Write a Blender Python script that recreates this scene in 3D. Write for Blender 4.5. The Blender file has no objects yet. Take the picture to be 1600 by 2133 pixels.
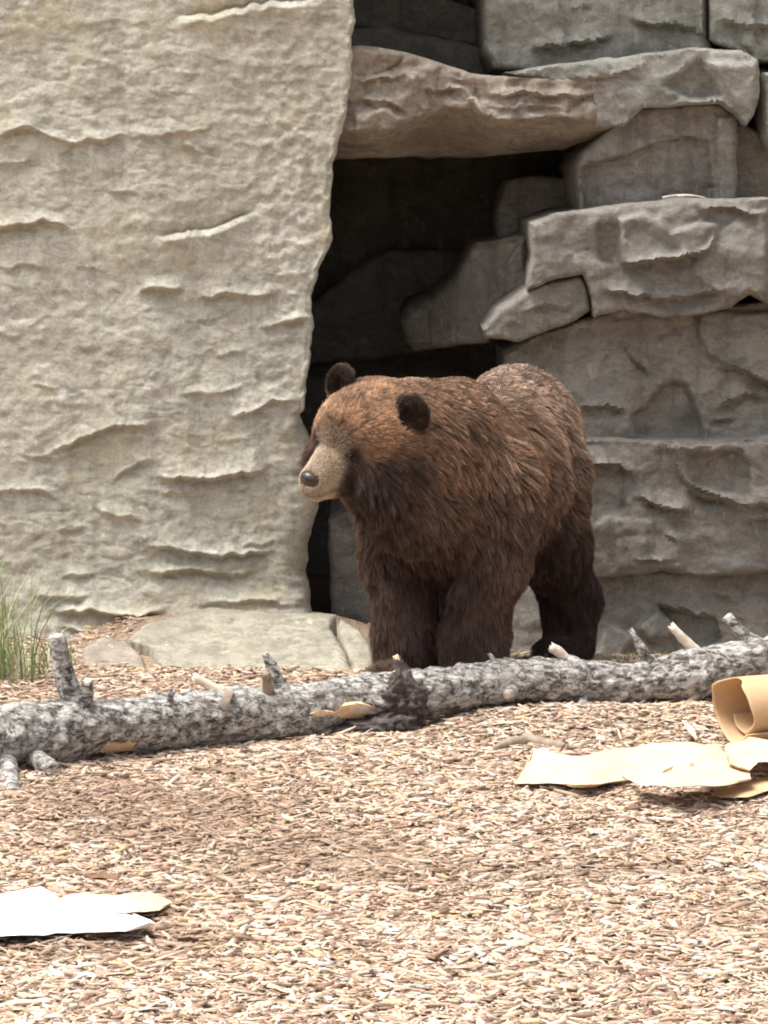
import bpy, bmesh, math, random
import numpy as np
from mathutils import Vector, Matrix, kdtree
from mathutils.geometry import delaunay_2d_cdt
random.seed(7); RNG = np.random.default_rng(7)
SC = bpy.context.scene; COL = SC.collection

# ------------------------------------------------------------------ camera, sky, sun, exposure
FPX, PITCH, CAMZ = 6000.0, math.radians(6.8), 2.1
cam = bpy.data.cameras.new('camera'); cam.sensor_fit = 'HORIZONTAL'; cam.sensor_width = 36.0
cam.lens = 36.0 * FPX / 1600.0; cam.clip_start = 0.1; cam.clip_end = 400.0
camo = bpy.data.objects.new('camera', cam); COL.objects.link(camo)
camo.location = (0, 0, CAMZ); camo.rotation_euler = (math.pi / 2 - PITCH, 0, 0); SC.camera = camo

SUN_EL, SUN_AZ = math.radians(68), math.radians(266)       # azimuth clockwise from +Y: high, to the camera's left
world = bpy.data.worlds.new('World'); SC.world = world; world.use_nodes = True
wn = world.node_tree; bgn = wn.nodes['Background']
sky = wn.nodes.new('ShaderNodeTexSky'); sky.sky_type = 'NISHITA'; sky.sun_disc = False
sky.sun_elevation = SUN_EL; sky.sun_rotation = SUN_AZ; sky.dust_density = 6.0; sky.air_density = 1.0; sky.ozone_density = 1.0
hs = wn.nodes.new('ShaderNodeHueSaturation'); hs.inputs['Saturation'].default_value = 0.25
wn.links.new(sky.outputs[0], hs.inputs['Color']); wn.links.new(hs.outputs[0], bgn.inputs[0])
bgn.inputs[1].default_value = 0.12
sun = bpy.data.lights.new('sun', 'SUN'); sun.energy = 2.3; sun.angle = math.radians(32); sun.color = (1.0, 0.95, 0.87)
suno = bpy.data.objects.new('sun', sun); COL.objects.link(suno)
sd = Vector((math.sin(SUN_AZ) * math.cos(SUN_EL), math.cos(SUN_AZ) * math.cos(SUN_EL), math.sin(SUN_EL)))
suno.rotation_euler = (-sd).to_track_quat('-Z', 'Y').to_euler(); suno.location = (-4, -4, 12)
VS = SC.view_settings; VS.view_transform = 'Standard'; VS.look = 'None'; VS.gamma = 1.0; VS.exposure = 1.02
SC.cycles.filter_width = 1.9

# ------------------------------------------------------------------ helpers
CT, ST = math.cos(PITCH), math.sin(PITCH)
def P(px, py, Y):
    """world points seen at photograph pixel (px, py) at world depth Y (arrays welcome)"""
    px = np.asarray(px, float); py = np.asarray(py, float); Y = np.asarray(Y, float)
    a = (px - 800.0) / FPX; b = (1066.5 - py) / FPX
    dy = CT + b * ST; dz = -ST + b * CT; s = Y / dy
    return np.stack(np.broadcast_arrays(a * s, Y, CAMZ + dz * s), -1)

def _h(ix, iy, iz, seed):
    h = (ix.astype(np.int64) * 374761393 + iy.astype(np.int64) * 668265263 + iz.astype(np.int64) * 2147483647 + seed * 1274126177) & 0xffffffff
    h = ((h ^ (h >> 13)) * 1274126177) & 0xffffffff
    return ((h ^ (h >> 16)) & 0xffff) / 32767.5 - 1.0
def noise(p, seed=0):
    p = np.asarray(p, float); i = np.floor(p); f = p - i; f = f * f * (3 - 2 * f); i = i.astype(np.int64)
    out = 0
    for dx in (0, 1):
        for dy in (0, 1):
            for dz in (0, 1):
                w = (f[:, 0] if dx else 1 - f[:, 0]) * (f[:, 1] if dy else 1 - f[:, 1]) * (f[:, 2] if dz else 1 - f[:, 2])
                out = out + w * _h(i[:, 0] + dx, i[:, 1] + dy, i[:, 2] + dz, seed)
    return out
def fbm(p, o=4, seed=0, gain=.5):
    p = np.asarray(p, float); out = 0; a = 1.0
    for k in range(o):
        out = out + a * noise(p + k * 17.3, seed + k); p = p * 2.03; a *= gain
    return out
def ss(x): x = np.clip(x, 0, 1); return x * x * (3 - 2 * x)

def root_loc(parent):
    v = Vector((0, 0, 0))
    while parent is not None: v += parent.location; parent = parent.parent
    return np.array(v)
def link(o, parent=None):
    COL.objects.link(o); o.parent = parent; return o
def mobj(name, verts, faces, mat, parent=None, smooth=True, local=False, loc=None):
    v = np.asarray(verts, float)
    if parent is not None and not local: v = v - root_loc(parent)
    if loc is not None: v = v - np.array(loc)
    me = bpy.data.meshes.new(name); me.from_pydata(v.tolist(), [], [list(map(int, f)) for f in faces]); me.update()
    if smooth: me.polygons.foreach_set('use_smooth', np.ones(len(me.polygons), bool))
    if mat: me.materials.append(mat)
    o = bpy.data.objects.new(name, me); link(o, parent)
    if loc is not None: o.location = loc
    return o
def empty(name, loc):
    o = bpy.data.objects.new(name, None); o.empty_display_size = .2; link(o); o.location = loc; return o
def tag(o, label=None, cat=None, group=None, kind=None):
    if label: o['label'] = label
    if cat: o['category'] = cat
    if group: o['group'] = group
    if kind: o['kind'] = kind
    return o

class NT:
    def __init__(s, name):
        s.m = bpy.data.materials.new(name); s.m.use_nodes = True; s.t = s.m.node_tree; s.b = s.t.nodes['Principled BSDF']
        s.co = s.n('ShaderNodeTexCoord').outputs['Object']
    def n(s, t, **k):
        nd = s.t.nodes.new(t)
        for a, v in k.items(): setattr(nd, a, v)
        return nd
    def l(s, a, b): s.t.links.new(a, b)
    def mapped(s, sc):
        mp = s.n('ShaderNodeMapping'); mp.inputs['Scale'].default_value = sc; s.l(s.co, mp.inputs[0]); return mp.outputs[0]
    def noise(s, scale, detail=5, rough=.55, vec=None, dist=0):
        nd = s.n('ShaderNodeTexNoise'); nd.inputs['Scale'].default_value = scale; nd.inputs['Detail'].default_value = detail
        nd.inputs['Roughness'].default_value = rough; nd.inputs['Distortion'].default_value = dist
        s.l(vec or s.co, nd.inputs['Vector']); return nd.outputs['Fac']
    def voro(s, scale, vec=None, feature='F1'):
        nd = s.n('ShaderNodeTexVoronoi'); nd.feature = feature; nd.inputs['Scale'].default_value = scale
        s.l(vec or s.co, nd.inputs['Vector']); return nd
    def ramp(s, fac, stops):
        r = s.n('ShaderNodeValToRGB'); e = r.color_ramp.elements
        while len(e) < len(stops): e.new(.5)
        for el, (p, c) in zip(e, stops): el.position = p; el.color = (*c, 1) if len(c) == 3 else c
        s.l(fac, r.inputs[0]); return r.outputs[0]
    def mix(s, fac, a, b, mode='MIX'):
        m = s.n('ShaderNodeMix'); m.data_type = 'RGBA'; m.blend_type = mode
        for sock, v in ((m.inputs[0], fac), (m.inputs[6], a), (m.inputs[7], b)):
            if isinstance(v, (int, float)): sock.default_value = v
            elif isinstance(v, tuple): sock.default_value = (*v, 1)
            else: s.l(v, sock)
        return m.outputs[2]
    def math(s, op, a, b=0.0):
        m = s.n('ShaderNodeMath'); m.operation = op
        for sock, v in ((m.inputs[0], a), (m.inputs[1], b)):
            if isinstance(v, (int, float)): sock.default_value = v
            else: s.l(v, sock)
        return m.outputs[0]
    def bump(s, h, strength=.5, dist=.01, prev=None):
        b = s.n('ShaderNodeBump'); b.inputs['Strength'].default_value = strength; b.inputs['Distance'].default_value = dist
        s.l(h, b.inputs['Height'])
        if prev: s.l(prev, b.inputs['Normal'])
        return b.outputs[0]
    def done(s, col, rough=.85, normal=None, spec=.3):
        if isinstance(col, tuple): s.b.inputs['Base Color'].default_value = (*col, 1)
        else: s.l(col, s.b.inputs['Base Color'])
        if isinstance(rough, (int, float)): s.b.inputs['Roughness'].default_value = rough
        else: s.l(rough, s.b.inputs['Roughness'])
        s.b.inputs['Specular IOR Level'].default_value = spec
        if normal: s.l(normal, s.b.inputs['Normal'])
        return s.m

# ------------------------------------------------------------------ materials
def rock_material(name, c0, c1, c2, streak, green=None, bump=.6):
    t = NT(name)
    big = t.noise(2.2, 5, .6, t.mapped((1, 1, 2.2)))
    col = t.ramp(big, [(.30, c0), (.5, c1), (.72, c2)])
    mid = t.noise(11, 7, .7, t.mapped((1, 1, 1.8)), .9)
    col = t.mix(t.ramp(mid, [(.44, (0, 0, 0)), (.64, (.85, .85, .85))]), col, tuple(x * .56 for x in c1))
    st = t.noise(7, 4, .6, t.mapped((1.6, 1.6, .16)))                     # water stains that ran down the face
    col = t.mix(t.ramp(st, [(.53, (0, 0, 0)), (.66, (.65, .65, .65))]), col, streak)
    if green: col = t.mix(t.ramp(t.noise(3.1, 4, .6), [(.52, (0, 0, 0)), (.68, (.55, .55, .55))]), col, green)
    fine = t.noise(70, 5, .7); col = t.mix(.35, col, t.ramp(fine, [(.3, (.25, .25, .25)), (.7, (.78, .78, .78))]), 'OVERLAY')
    lime = t.noise(16, 3, .5, t.mapped((1, 1, .5)))
    col = t.mix(t.ramp(lime, [(.66, (0, 0, 0)), (.74, (.45, .45, .45))]), col, tuple(min(.75, x * 1.5) for x in c2))
    nr = t.bump(t.noise(28, 7, .7), bump, .012); nr = t.bump(t.noise(120, 4, .7), .45, .003, nr)
    return t.done(col, .9, nr, .2)
M = {}
M['rock_left'] = rock_material('beige_rock', (.42, .395, .32), (.555, .53, .445), (.62, .595, .51), (.35, .33, .275), (.52, .47, .325))
M['rock_right'] = rock_material('grey_rock', (.205, .187, .165), (.28, .258, .228), (.35, .325, .29), (.15, .137, .12), (.235, .24, .218))
M['rock_pale'] = rock_material('pale_grey_rock', (.25, .245, .22), (.32, .315, .28), (.40, .39, .35), (.19, .18, .16), (.24, .26, .23))
M['rock_over'] = rock_material('brown_rock', (.26, .215, .175), (.345, .295, .245), (.42, .37, .31), (.21, .17, .14))
M['rock_slab'] = rock_material('slab_rock', (.28, .255, .205), (.36, .335, .27), (.41, .385, .315), (.21, .18, .135))

def chip_material():
    t = NT('wood_chip'); a = t.n('ShaderNodeAttribute'); a.attribute_name = 'Col'
    g = t.noise(60, 3, .6, t.mapped((1, 1, 1)))
    col = t.mix(.5, a.outputs['Color'], t.ramp(g, [(.3, (.3, .3, .3)), (.7, (.7, .7, .7))]), 'OVERLAY')
    return t.done(col, .9, None, .15)
M['chip'] = chip_material()
def ground_material():
    t = NT('mulch_ground')
    v = t.voro(75); n1 = t.noise(1.6, 4, .6); n2 = t.noise(40, 5, .7)
    col = t.ramp(n1, [(.3, (.27, .195, .14)), (.6, (.37, .28, .205)), (.8, (.44, .345, .26))])
    col = t.mix(.6, col, t.ramp(n2, [(.3, (.15, .15, .15)), (.7, (.8, .8, .8))]), 'OVERLAY')
    nr = t.bump(v.outputs['Distance'], .8, .012); nr = t.bump(n2, .7, .01, nr)
    return t.done(col, .95, nr, .1)
M['ground'] = ground_material()
def bark_material():
    t = NT('grey_bark')
    big = t.noise(7, 5, .65); vec = t.mapped((1, 1.2, 1.2))
    v = t.voro(16, vec, 'DISTANCE_TO_EDGE')
    fine = t.noise(38, 8, .78, t.mapped((.5, 1, 1)), .35)
    col = t.ramp(fine, [(.39, (.04, .034, .03)), (.455, (.20, .18, .165)), (.50, (.46, .44, .41)), (.57, (.74, .72, .69))])
    col = t.mix(t.ramp(big, [(.45, (0, 0, 0)), (.68, (.4, .4, .4))]), col, (.50, .48, .45))
    col = t.mix(t.ramp(t.noise(18, 4, .6, None, .5), [(.60, (0, 0, 0)), (.68, (.7, .7, .7))]), col, (.24, .20, .175))
    crk = t.noise(60, 5, .7, t.mapped((.16, 1, 1)), .4); col = t.mix(t.ramp(crk, [(.36, (.85, .85, .85)), (.44, (0, 0, 0))]), col, (.07, .058, .05))
    col = t.mix(t.ramp(v.outputs['Distance'], [(.0, (.55, .55, .55)), (.05, (0, 0, 0))]), col, (.13, .11, .10))
    nr = t.bump(v.outputs['Distance'], .25, .01); nr = t.bump(fine, 1.0, .016, nr); nr = t.bump(crk, .8, .012, nr)
    return t.done(col, .9, nr, .2)
M['bark'] = bark_material()
def simple(name, c0, c1, scale=20, rough=.85, bump=.3, stretch=(1, 1, 1), dist=.004, spec=.25, sss=0):
    t = NT(name); n = t.noise(scale, 5, .65, t.mapped(stretch))
    col = t.ramp(n, [(.32, c0), (.68, c1)])
    return t.done(col, rough, t.bump(n, bump, dist), spec)
M['burl'] = simple('dark_bark_and_shade', (.04, .03, .028), (.15, .12, .115), 30, .9, .9, dist=.02)  # bark of the knot; also colours the shade shape under the log
M['raw_wood'] = simple('raw_wood', (.56, .34, .17), (.84, .70, .50), 26, .8, .5, (1, 5, 5))
M['pale_wood'] = simple('pale_wood', (.52, .42, .33), (.74, .66, .57), 30, .85, .5)
M['pink_wood'] = simple('peeled_wood', (.58, .42, .32), (.76, .62, .52), 24, .8, .4)
M['stick'] = simple('stick_bark', (.19, .145, .11), (.36, .29, .23), 30, .9, .6)
M['cardboard'] = simple('cardboard', (.50, .33, .19), (.57, .39, .23), 9, .9, .12)
M['cardboard_pale'] = simple('pale_cardboard', (.58, .43, .285), (.68, .525, .37), 7, .9, .12)
M['paper'] = simple('white_paper', (.78, .77, .74), (.84, .83, .81), 6, .9, .1)
M['bark_curl'] = simple('brown_bark', (.13, .07, .04), (.24, .14, .085), 30, .9, .6)
M['skin'] = simple('bear_skin', (.06, .035, .024), (.10, .06, .04), 14, .9, .3)
M['nose'] = simple('bear_nose', (.018, .016, .017), (.045, .042, .042), 120, .34, .5, dist=.002, spec=.5)
M['eye'] = simple('bear_eye', (.012, .008, .006), (.02, .012, .008), 20, .12, 0, spec=.6)
M['claw'] = simple('bear_claw', (.10, .08, .06), (.22, .18, .13), 30, .5, .2)
def leaf_material(name, c):
    t = NT(name); a = t.n('ShaderNodeAttribute'); a.attribute_name = 'Col'
    t.b.inputs['Transmission Weight'].default_value = 0
    return t.done(t.mix(.0, a.outputs['Color'], c), .7, None, .25)
M['grass'] = leaf_material('grass_blades', (.2, .3, .1))
def fur_material():
    t = NT('bear_fur'); a = t.n('ShaderNodeAttribute'); a.attribute_name = 'fcol'
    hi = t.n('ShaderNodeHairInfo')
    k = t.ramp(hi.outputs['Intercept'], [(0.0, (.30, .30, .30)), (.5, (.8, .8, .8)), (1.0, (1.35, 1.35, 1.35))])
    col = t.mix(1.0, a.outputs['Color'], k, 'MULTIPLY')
    return t.done(col, .62, None, .25)
M['fur'] = fur_material()

# ------------------------------------------------------------------ ground
def gz(x, y):
    x = np.asarray(x, float); y = np.asarray(y, float)
    p = np.stack(np.broadcast_arrays(x, y, x * 0), -1).reshape(-1, 3)
    n = (fbm(p * 1.1, 3, 5) * .022 + fbm(p * 5, 2, 9) * .006).reshape(x.shape)
    z = n + .11 * ss((y - 11.9) / .95) * ss((.15 - x) / .5) * ss((x + 1.55) / .5) - .10 * ss((y - 12.15) / .7) * ss((x - .25) / .4)
    z = z + .045 * np.exp(-((x - .55) / .55) ** 2 - ((y - 10.75) / .28) ** 2)
    z = z + .03 * np.exp(-((x + .9) / .6) ** 2 - ((y - 10.9) / .3) ** 2)
    z = z - .10 * np.exp(-((x + .05) / .22) ** 2 - ((y - 10.74) / .15) ** 2)
    z = z - .24 * ss((y - 12.95) / .4) * ss((x + .75) / .15) * ss((1.0 - x) / .3)
    return z
def G(px, py):
    """ground point seen at a photograph pixel"""
    Y = 2.1 * FPX / (py - 351.0)
    for k in range(12):
        p = P(px, py, Y); z = float(gz(p[0], p[1])); Y += (float(p[2]) - z) * 4.0
    return P(px, py, Y)
def axis(lo, hi, step, far):
    a = list(np.arange(lo, hi + 1e-6, step)); s = step; v = hi
    while v < far: s *= 1.35; v += s; a.append(v)
    s = step; v = lo; pre = []
    while v > -far: s *= 1.35; v -= s; pre.append(v)
    return np.array(pre[::-1] + a)
gx = axis(-2.6, 2.6, .035, 45); gy = axis(6.2, 13.6, .035, 45)
GX, GY = np.meshgrid(gx, gy); GZ = gz(GX, GY)
nx, ny = len(gx), len(gy)
idx = np.arange(nx * ny).reshape(ny, nx)
gf = np.stack([idx[:-1, :-1], idx[:-1, 1:], idx[1:, 1:], idx[1:, :-1]], -1).reshape(-1, 4)
ground = mobj('ground', np.stack([GX, GY, GZ], -1).reshape(-1, 3), gf, M['ground'])
tag(ground, 'ground covered in light brown wood mulch', 'ground', kind='structure')

def big_mesh(name, V, F4, col, mat):
    """verts (N,3), quads (M,4), colour per vertex, set fast"""
    me = bpy.data.meshes.new(name); me.vertices.add(len(V)); me.vertices.foreach_set('co', V.astype(np.float32).ravel())
    me.loops.add(F4.size); me.loops.foreach_set('vertex_index', F4.astype(np.int32).ravel())
    me.polygons.add(len(F4)); me.polygons.foreach_set('loop_start', np.arange(0, F4.size, F4.shape[1], dtype=np.int32))
    me.update(calc_edges=True)
    if col is not None:
        ca = me.color_attributes.new('Col', 'FLOAT_COLOR', 'POINT'); ca.data.foreach_set('color', np.c_[col, np.ones(len(col))].astype(np.float32).ravel())
    me.materials.append(mat); me.validate()
    o = bpy.data.objects.new(name, me); link(o); return o

def make_chips(n):
    Y = 6.6 + (13.0 - 6.6) * RNG.random(n) ** 1.12
    X = (RNG.random(n) * 2 - 1) * (.1345 * Y + .38)
    m_ = n // 5; Y[:m_] = 5.4 + 7.4 * RNG.random(m_); X[:m_] = RNG.normal(0, 1, m_) * .55 + RNG.choice([-1, 1], m_) * (.1345 * Y[:m_] + .75)
    dens = fbm(np.stack([X * 1.3, Y * 1.3, X * 0], -1), 3, 33)
    keep = RNG.random(n) < np.clip(.80 + dens * .55, .22, 1)
    keep &= ~((Y > 11.86) & (X > -1.07) & (X < -.04)); keep &= ~((Y > 12.2) & (RNG.random(n) < .55))
    X, Y, dens = X[keep], Y[keep], dens[keep]; n = len(X)
    small = RNG.random(n) < .35
    L = np.where(small, RNG.uniform(.006, .014, n), RNG.uniform(.014, .032, n)) * RNG.choice([.8, 1, 1.25], n)
    long_ = RNG.random(n) < .035; L = L * .9 * np.where(long_, RNG.uniform(1.7, 2.8, n), 1)
    W = L * RNG.uniform(.10, .27, n) * np.where(long_, .45, 1); T = np.clip(W * RNG.uniform(.25, .6, n), .001, .005)
    yaw = RNG.normal(0, 1.0, n) * np.where(RNG.random(n) < .6, .6, 2.2)
    tilt = RNG.normal(0, .16, n); roll = RNG.normal(0, .3, n)
    Z = gz(X, Y) + RNG.uniform(.001, .016, n)
    bend = RNG.normal(0, .18, n) * L
    # local box, tapered ends, slight bend in plan
    sgn = np.array([[-1, -1, -1], [0, -1.1, -1], [1, -.7, -1], [1, .5, -1], [0, 1, -1], [-1, .8, -1],
                    [-1, -1, 1], [0, -1.1, 1], [1, -.7, 1], [1, .5, 1], [0, 1, 1], [-1, .8, 1]], float)
    v = sgn[None] * np.stack([L, W, T], -1)[:, None] * np.array([1, 1, 1])
    v = v * (1 + RNG.uniform(-.25, .25, v.shape))
    v[:, [1, 4, 7, 10], 1] += bend[:, None]
    cr, sr = np.cos(roll)[:, None], np.sin(roll)[:, None]; y2 = v[..., 1] * cr - v[..., 2] * sr; z2 = v[..., 1] * sr + v[..., 2] * cr
    ct, st = np.cos(tilt)[:, None], np.sin(tilt)[:, None]; x3 = v[..., 0] * ct - z2 * st; z3 = v[..., 0] * st + z2 * ct
    cy, sy = np.cos(yaw)[:, None], np.sin(yaw)[:, None]; x4 = x3 * cy - y2 * sy; y4 = x3 * sy + y2 * cy
    V = np.stack([x4 + X[:, None], y4 + Y[:, None], z3 + Z[:, None]], -1).reshape(-1, 3)
    f = np.array([[6, 7, 10, 11], [7, 8, 9, 10], [0, 1, 7, 6], [1, 2, 8, 7], [2, 3, 9, 8], [3, 4, 10, 9], [4, 5, 11, 10], [5, 0, 6, 11]])
    Fc = (f[None] + (np.arange(n) * 12)[:, None, None]).reshape(-1, 4)
    pal = np.array([[.60, .47, .35], [.51, .375, .275], [.66, .57, .465], [.38, .265, .19], [.24, .155, .11], [.58, .43, .25], [.52, .47, .42]])
    pr = np.array([.25, .21, .16, .17, .12, .04, .05])
    c = pal[RNG.choice(len(pal), n, p=pr)] * RNG.uniform(.85, 1.25, (n, 1))
    brown = np.clip(ss((-dens - .05) / .6) * .45 + .45 * np.exp(-((X + .8) / .7) ** 2 - ((Y - 9.3) / .8) ** 2), 0, .7)[:, None]
    c = (c * (1 - brown) + np.array([.31, .21, .148]) * brown) * np.array((.93, .915, .93))
    return V, Fc, np.repeat(c, 12, 0)
V, Fc, c = make_chips(132000)
chips = big_mesh('wood_chips', V, Fc, c, M['chip'])
tag(chips, 'loose tan wood chips scattered over the ground', 'wood chips', kind='stuff')

# ------------------------------------------------------------------ relief strokes shared by the rock faces
def seg_y(poly, px):
    p = np.array(poly, float); return np.interp(px, p[:, 0], p[:, 1])
def stroke(px, py, poly, d, up=38., dn=30., sharp=4.0, kind='o'):
    q = np.array(poly, float); m = (px > q[:, 0].min()) & (px < q[:, 0].max()) & (py > q[:, 1].min() - 150) & (py < q[:, 1].max() + 150)
    out = np.zeros(px.shape)
    if m.any(): out[m] = stroke_(px[m], py[m], poly, d, up, dn, sharp, kind)
    return out
def stroke_(px, py, poly, d, up=38., dn=30., sharp=4.0, kind='o'):
    up = up * .55; dn = dn * .75; sharp = 4.0
    z0 = px * 0; py = py + noise(np.c_[px / 21., z0 + poly[0][1], z0], 301) * 4.5 + noise(np.c_[px / 8., py / 30., z0], 302) * 2.0
    """a step in the rock along a mostly horizontal line: 'o' the upper side juts out, 'l' the lower side does"""
    p = np.array(poly, float); p = p[np.argsort(p[:, 0])]
    ly = np.interp(px, p[:, 0], p[:, 1]); x0, x1 = p[0, 0], p[-1, 0]; w = x1 - x0
    win = ss((px - x0) / (w * .22 + 6)) * ss((x1 - px) / (w * .22 + 6))
    s = py - ly
    prof = np.where(s < 0, np.exp(s / up), 0) * 1.0 - np.where(s >= 0, np.exp(-s / dn), 0) * .75
    prof *= np.clip(np.abs(s) / (np.where(s < 0, sharp, 13.) if kind == 'l' else sharp), 0, 1)
    return (d if kind == 'o' else -d) * prof * win
def poly_sdf(px, py, poly):
    """signed distance in pixels, positive inside"""
    a = np.array(poly, float); b = np.roll(a, -1, 0); best = np.full(px.shape, 1e9); ins = np.zeros(px.shape, bool)
    for (x0, y0), (x1, y1) in zip(a, b):
        ex, ey = x1 - x0, y1 - y0; L = ex * ex + ey * ey + 1e-9
        t = np.clip(((px - x0) * ex + (py - y0) * ey) / L, 0, 1)
        best = np.minimum(best, (px - x0 - t * ex) ** 2 + (py - y0 - t * ey) ** 2)
        cr = ((y0 > py) != (y1 > py)) & (px < ex * (py - y0) / (ey if abs(ey) > 1e-9 else 1e-9) + x0); ins ^= cr
    d = np.sqrt(best); return np.where(ins, d, -d)

# ------------------------------------------------------------------ left rock wall
EDGE = [(-900, 738), (0, 735), (60, 738), (100, 732), (200, 724), (270, 716), (300, 706), (350, 695), (450, 688), (500, 690), (530, 678), (565, 660),
        (620, 650), (680, 655), (740, 645), (800, 641), (855, 636), (862, 628), (900, 642), (960, 655), (1040, 664), (1080, 655), (1130, 640), (1200, 640), (1275, 652), (1500, 660)]
LSTROKES = [
 ([(345, 46), (400, 32), (460, 29), (500, 14), (560, 5), (690, -6)], .045, 'l', 16, 40), ([(310, 492), (360, 488), (420, 480), (480, 462), (545, 441)], .05, 'l', 14, 36),
 ([(-60, 300), (0, 290), (45, 266), (100, 286), (150, 299), (220, 290), (290, 284)], .03, 'o', 30, 26), ([(270, 286), (380, 281), (400, 279), (450, 270)], .018, 'o', 24, 18),
 ([(375, 296), (428, 320)], .022, 'o', 14, 16), ([(-80, 480), (0, 480), (50, 470), (90, 457), (130, 472), (170, 492)], .04, 'o', 30, 34), ([(-30, 346), (40, 345), (78, 337)], .02, 'o', 16, 20),
 ([(215, 398), (295, 406)], .015, 'o', 14, 12), ([(285, 620), (310, 600), (340, 598), (385, 610)], .038, 'o', 18, 24), ([(405, 627), (470, 612), (530, 620), (590, 608)], .03, 'o', 26, 20),
 ([(535, 694), (570, 676), (600, 670), (655, 664)], .03, 'o', 16, 18), ([(-20, 562), (60, 555), (112, 566)], .014, 'o', 14, 12), ([(150, 556), (225, 563)], .012, 'o', 12, 12), ([(-40, 690), (52, 706)], .014, 'o', 14, 14),
 ([(90, 950), (150, 925), (190, 912), (240, 890), (330, 890)], .034, 'o', 30, 30), ([(30, 948), (120, 956), (210, 932)], .014, 'o', 12, 16), ([(232, 1004), (270, 978), (325, 952)], .024, 'o', 22, 18),
 ([(315, 990), (380, 1001), (430, 1001), (480, 991), (570, 984)], .045, 'o', 26, 22), ([(335, 1029), (412, 1027)], .02, 'o', 12, 12), ([(470, 1027), (525, 1013)], .02, 'o', 12, 12),
 ([(-40, 1030), (60, 1020), (100, 1030), (128, 1054)], .026, 'o', 22, 22), ([(190, 1056), (240, 1075), (300, 1088)], .026, 'o', 20, 18), ([(110, 1112), (185, 1099)], .014, 'o', 14, 12),
 ([(295, 1143), (340, 1144), (400, 1152), (460, 1158), (590, 1151)], .042, 'o', 24, 22), ([(295, 1190), (340, 1192), (400, 1187), (440, 1195), (550, 1194)], .036, 'o', 20, 18),
 ([(365, 826), (440, 820), (515, 811)], .018, 'o', 16, 14), ([(475, 877), (540, 851), (570, 835), (636, 834)], .032, 'o', 22, 18), ([(90, 1275), (200, 1275), (280, 1290), (355, 1268)], .04, 'o', 26, 24),
 ([(495, 1141), (585, 1130)], .02, 'o', 10, 10), ([(120, 1203), (205, 1195)], .016, 'o', 14, 12), ([(330, 1205), (385, 1206)], .02, 'l', 8, 10), ([(400, 1262), (520, 1255), (640, 1262)], .025, 'o', 16, 14),
 ([(120, 1310), (220, 1325), (290, 1318)], .03, 'o', 18, 18), ([(60, 1240), (130, 1250), (190, 1240)], .02, 'o', 16, 16), ([(440, 745), (520, 735)], .014, 'o', 12, 12), ([(60, 800), (120, 812)], .012, 'o', 12, 12)]
def left_disp(px, py):
    d = np.zeros(px.shape)
    for poly, k, kind, up, dn in LSTROKES: d += stroke(px, py, poly, k * 1.3, up, dn, 2.0, kind)
    r = np.random.default_rng(21)
    for k in range(150):
        x0 = r.uniform(-500, 690); y0 = r.uniform(-500, 1330); w = r.uniform(25, 120); s = r.normal(0, .14)
        if x0 + w > 715: continue
        q = [(x0 + w * u, y0 + s * w * u + r.normal(0, 5)) for u in (0, .3, .65, 1)]
        d += stroke(px, py, q, r.uniform(.002, .009), r.uniform(8, 22), r.uniform(7, 18), 2.0, 'o' if r.random() < .8 else 'l')
    p = np.stack([px / 260., py / 120., px * 0], -1)
    d += fbm(p, 4, 41) * .013
    w1 = fbm(np.stack([px / 90., py / 60., px * 0 + 5], -1), 2, 45) * 14
    p2 = np.stack([(px + w1) / 58., (py + w1) / 24., px * 0 + 3], -1); n2 = noise(p2, 43); d -= np.exp(-np.abs(n2) * 9) * .005 * ss(fbm(p, 2, 48) * 1.2 + .5)
    d += fbm(np.stack([px / 40., py / 22., px * 0 + 8], -1), 3, 49) * .0035
    rough = ss((px - 470) / 130.) * ss((py + 100) / 200.)                      # broken, pitted strip beside the cave mouth
    p3 = np.stack([px / 17., py / 15., px * 0 + 9], -1)
    d += fbm(p3, 3, 47) * (.0035 + .0045 * rough)
    return d
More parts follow.
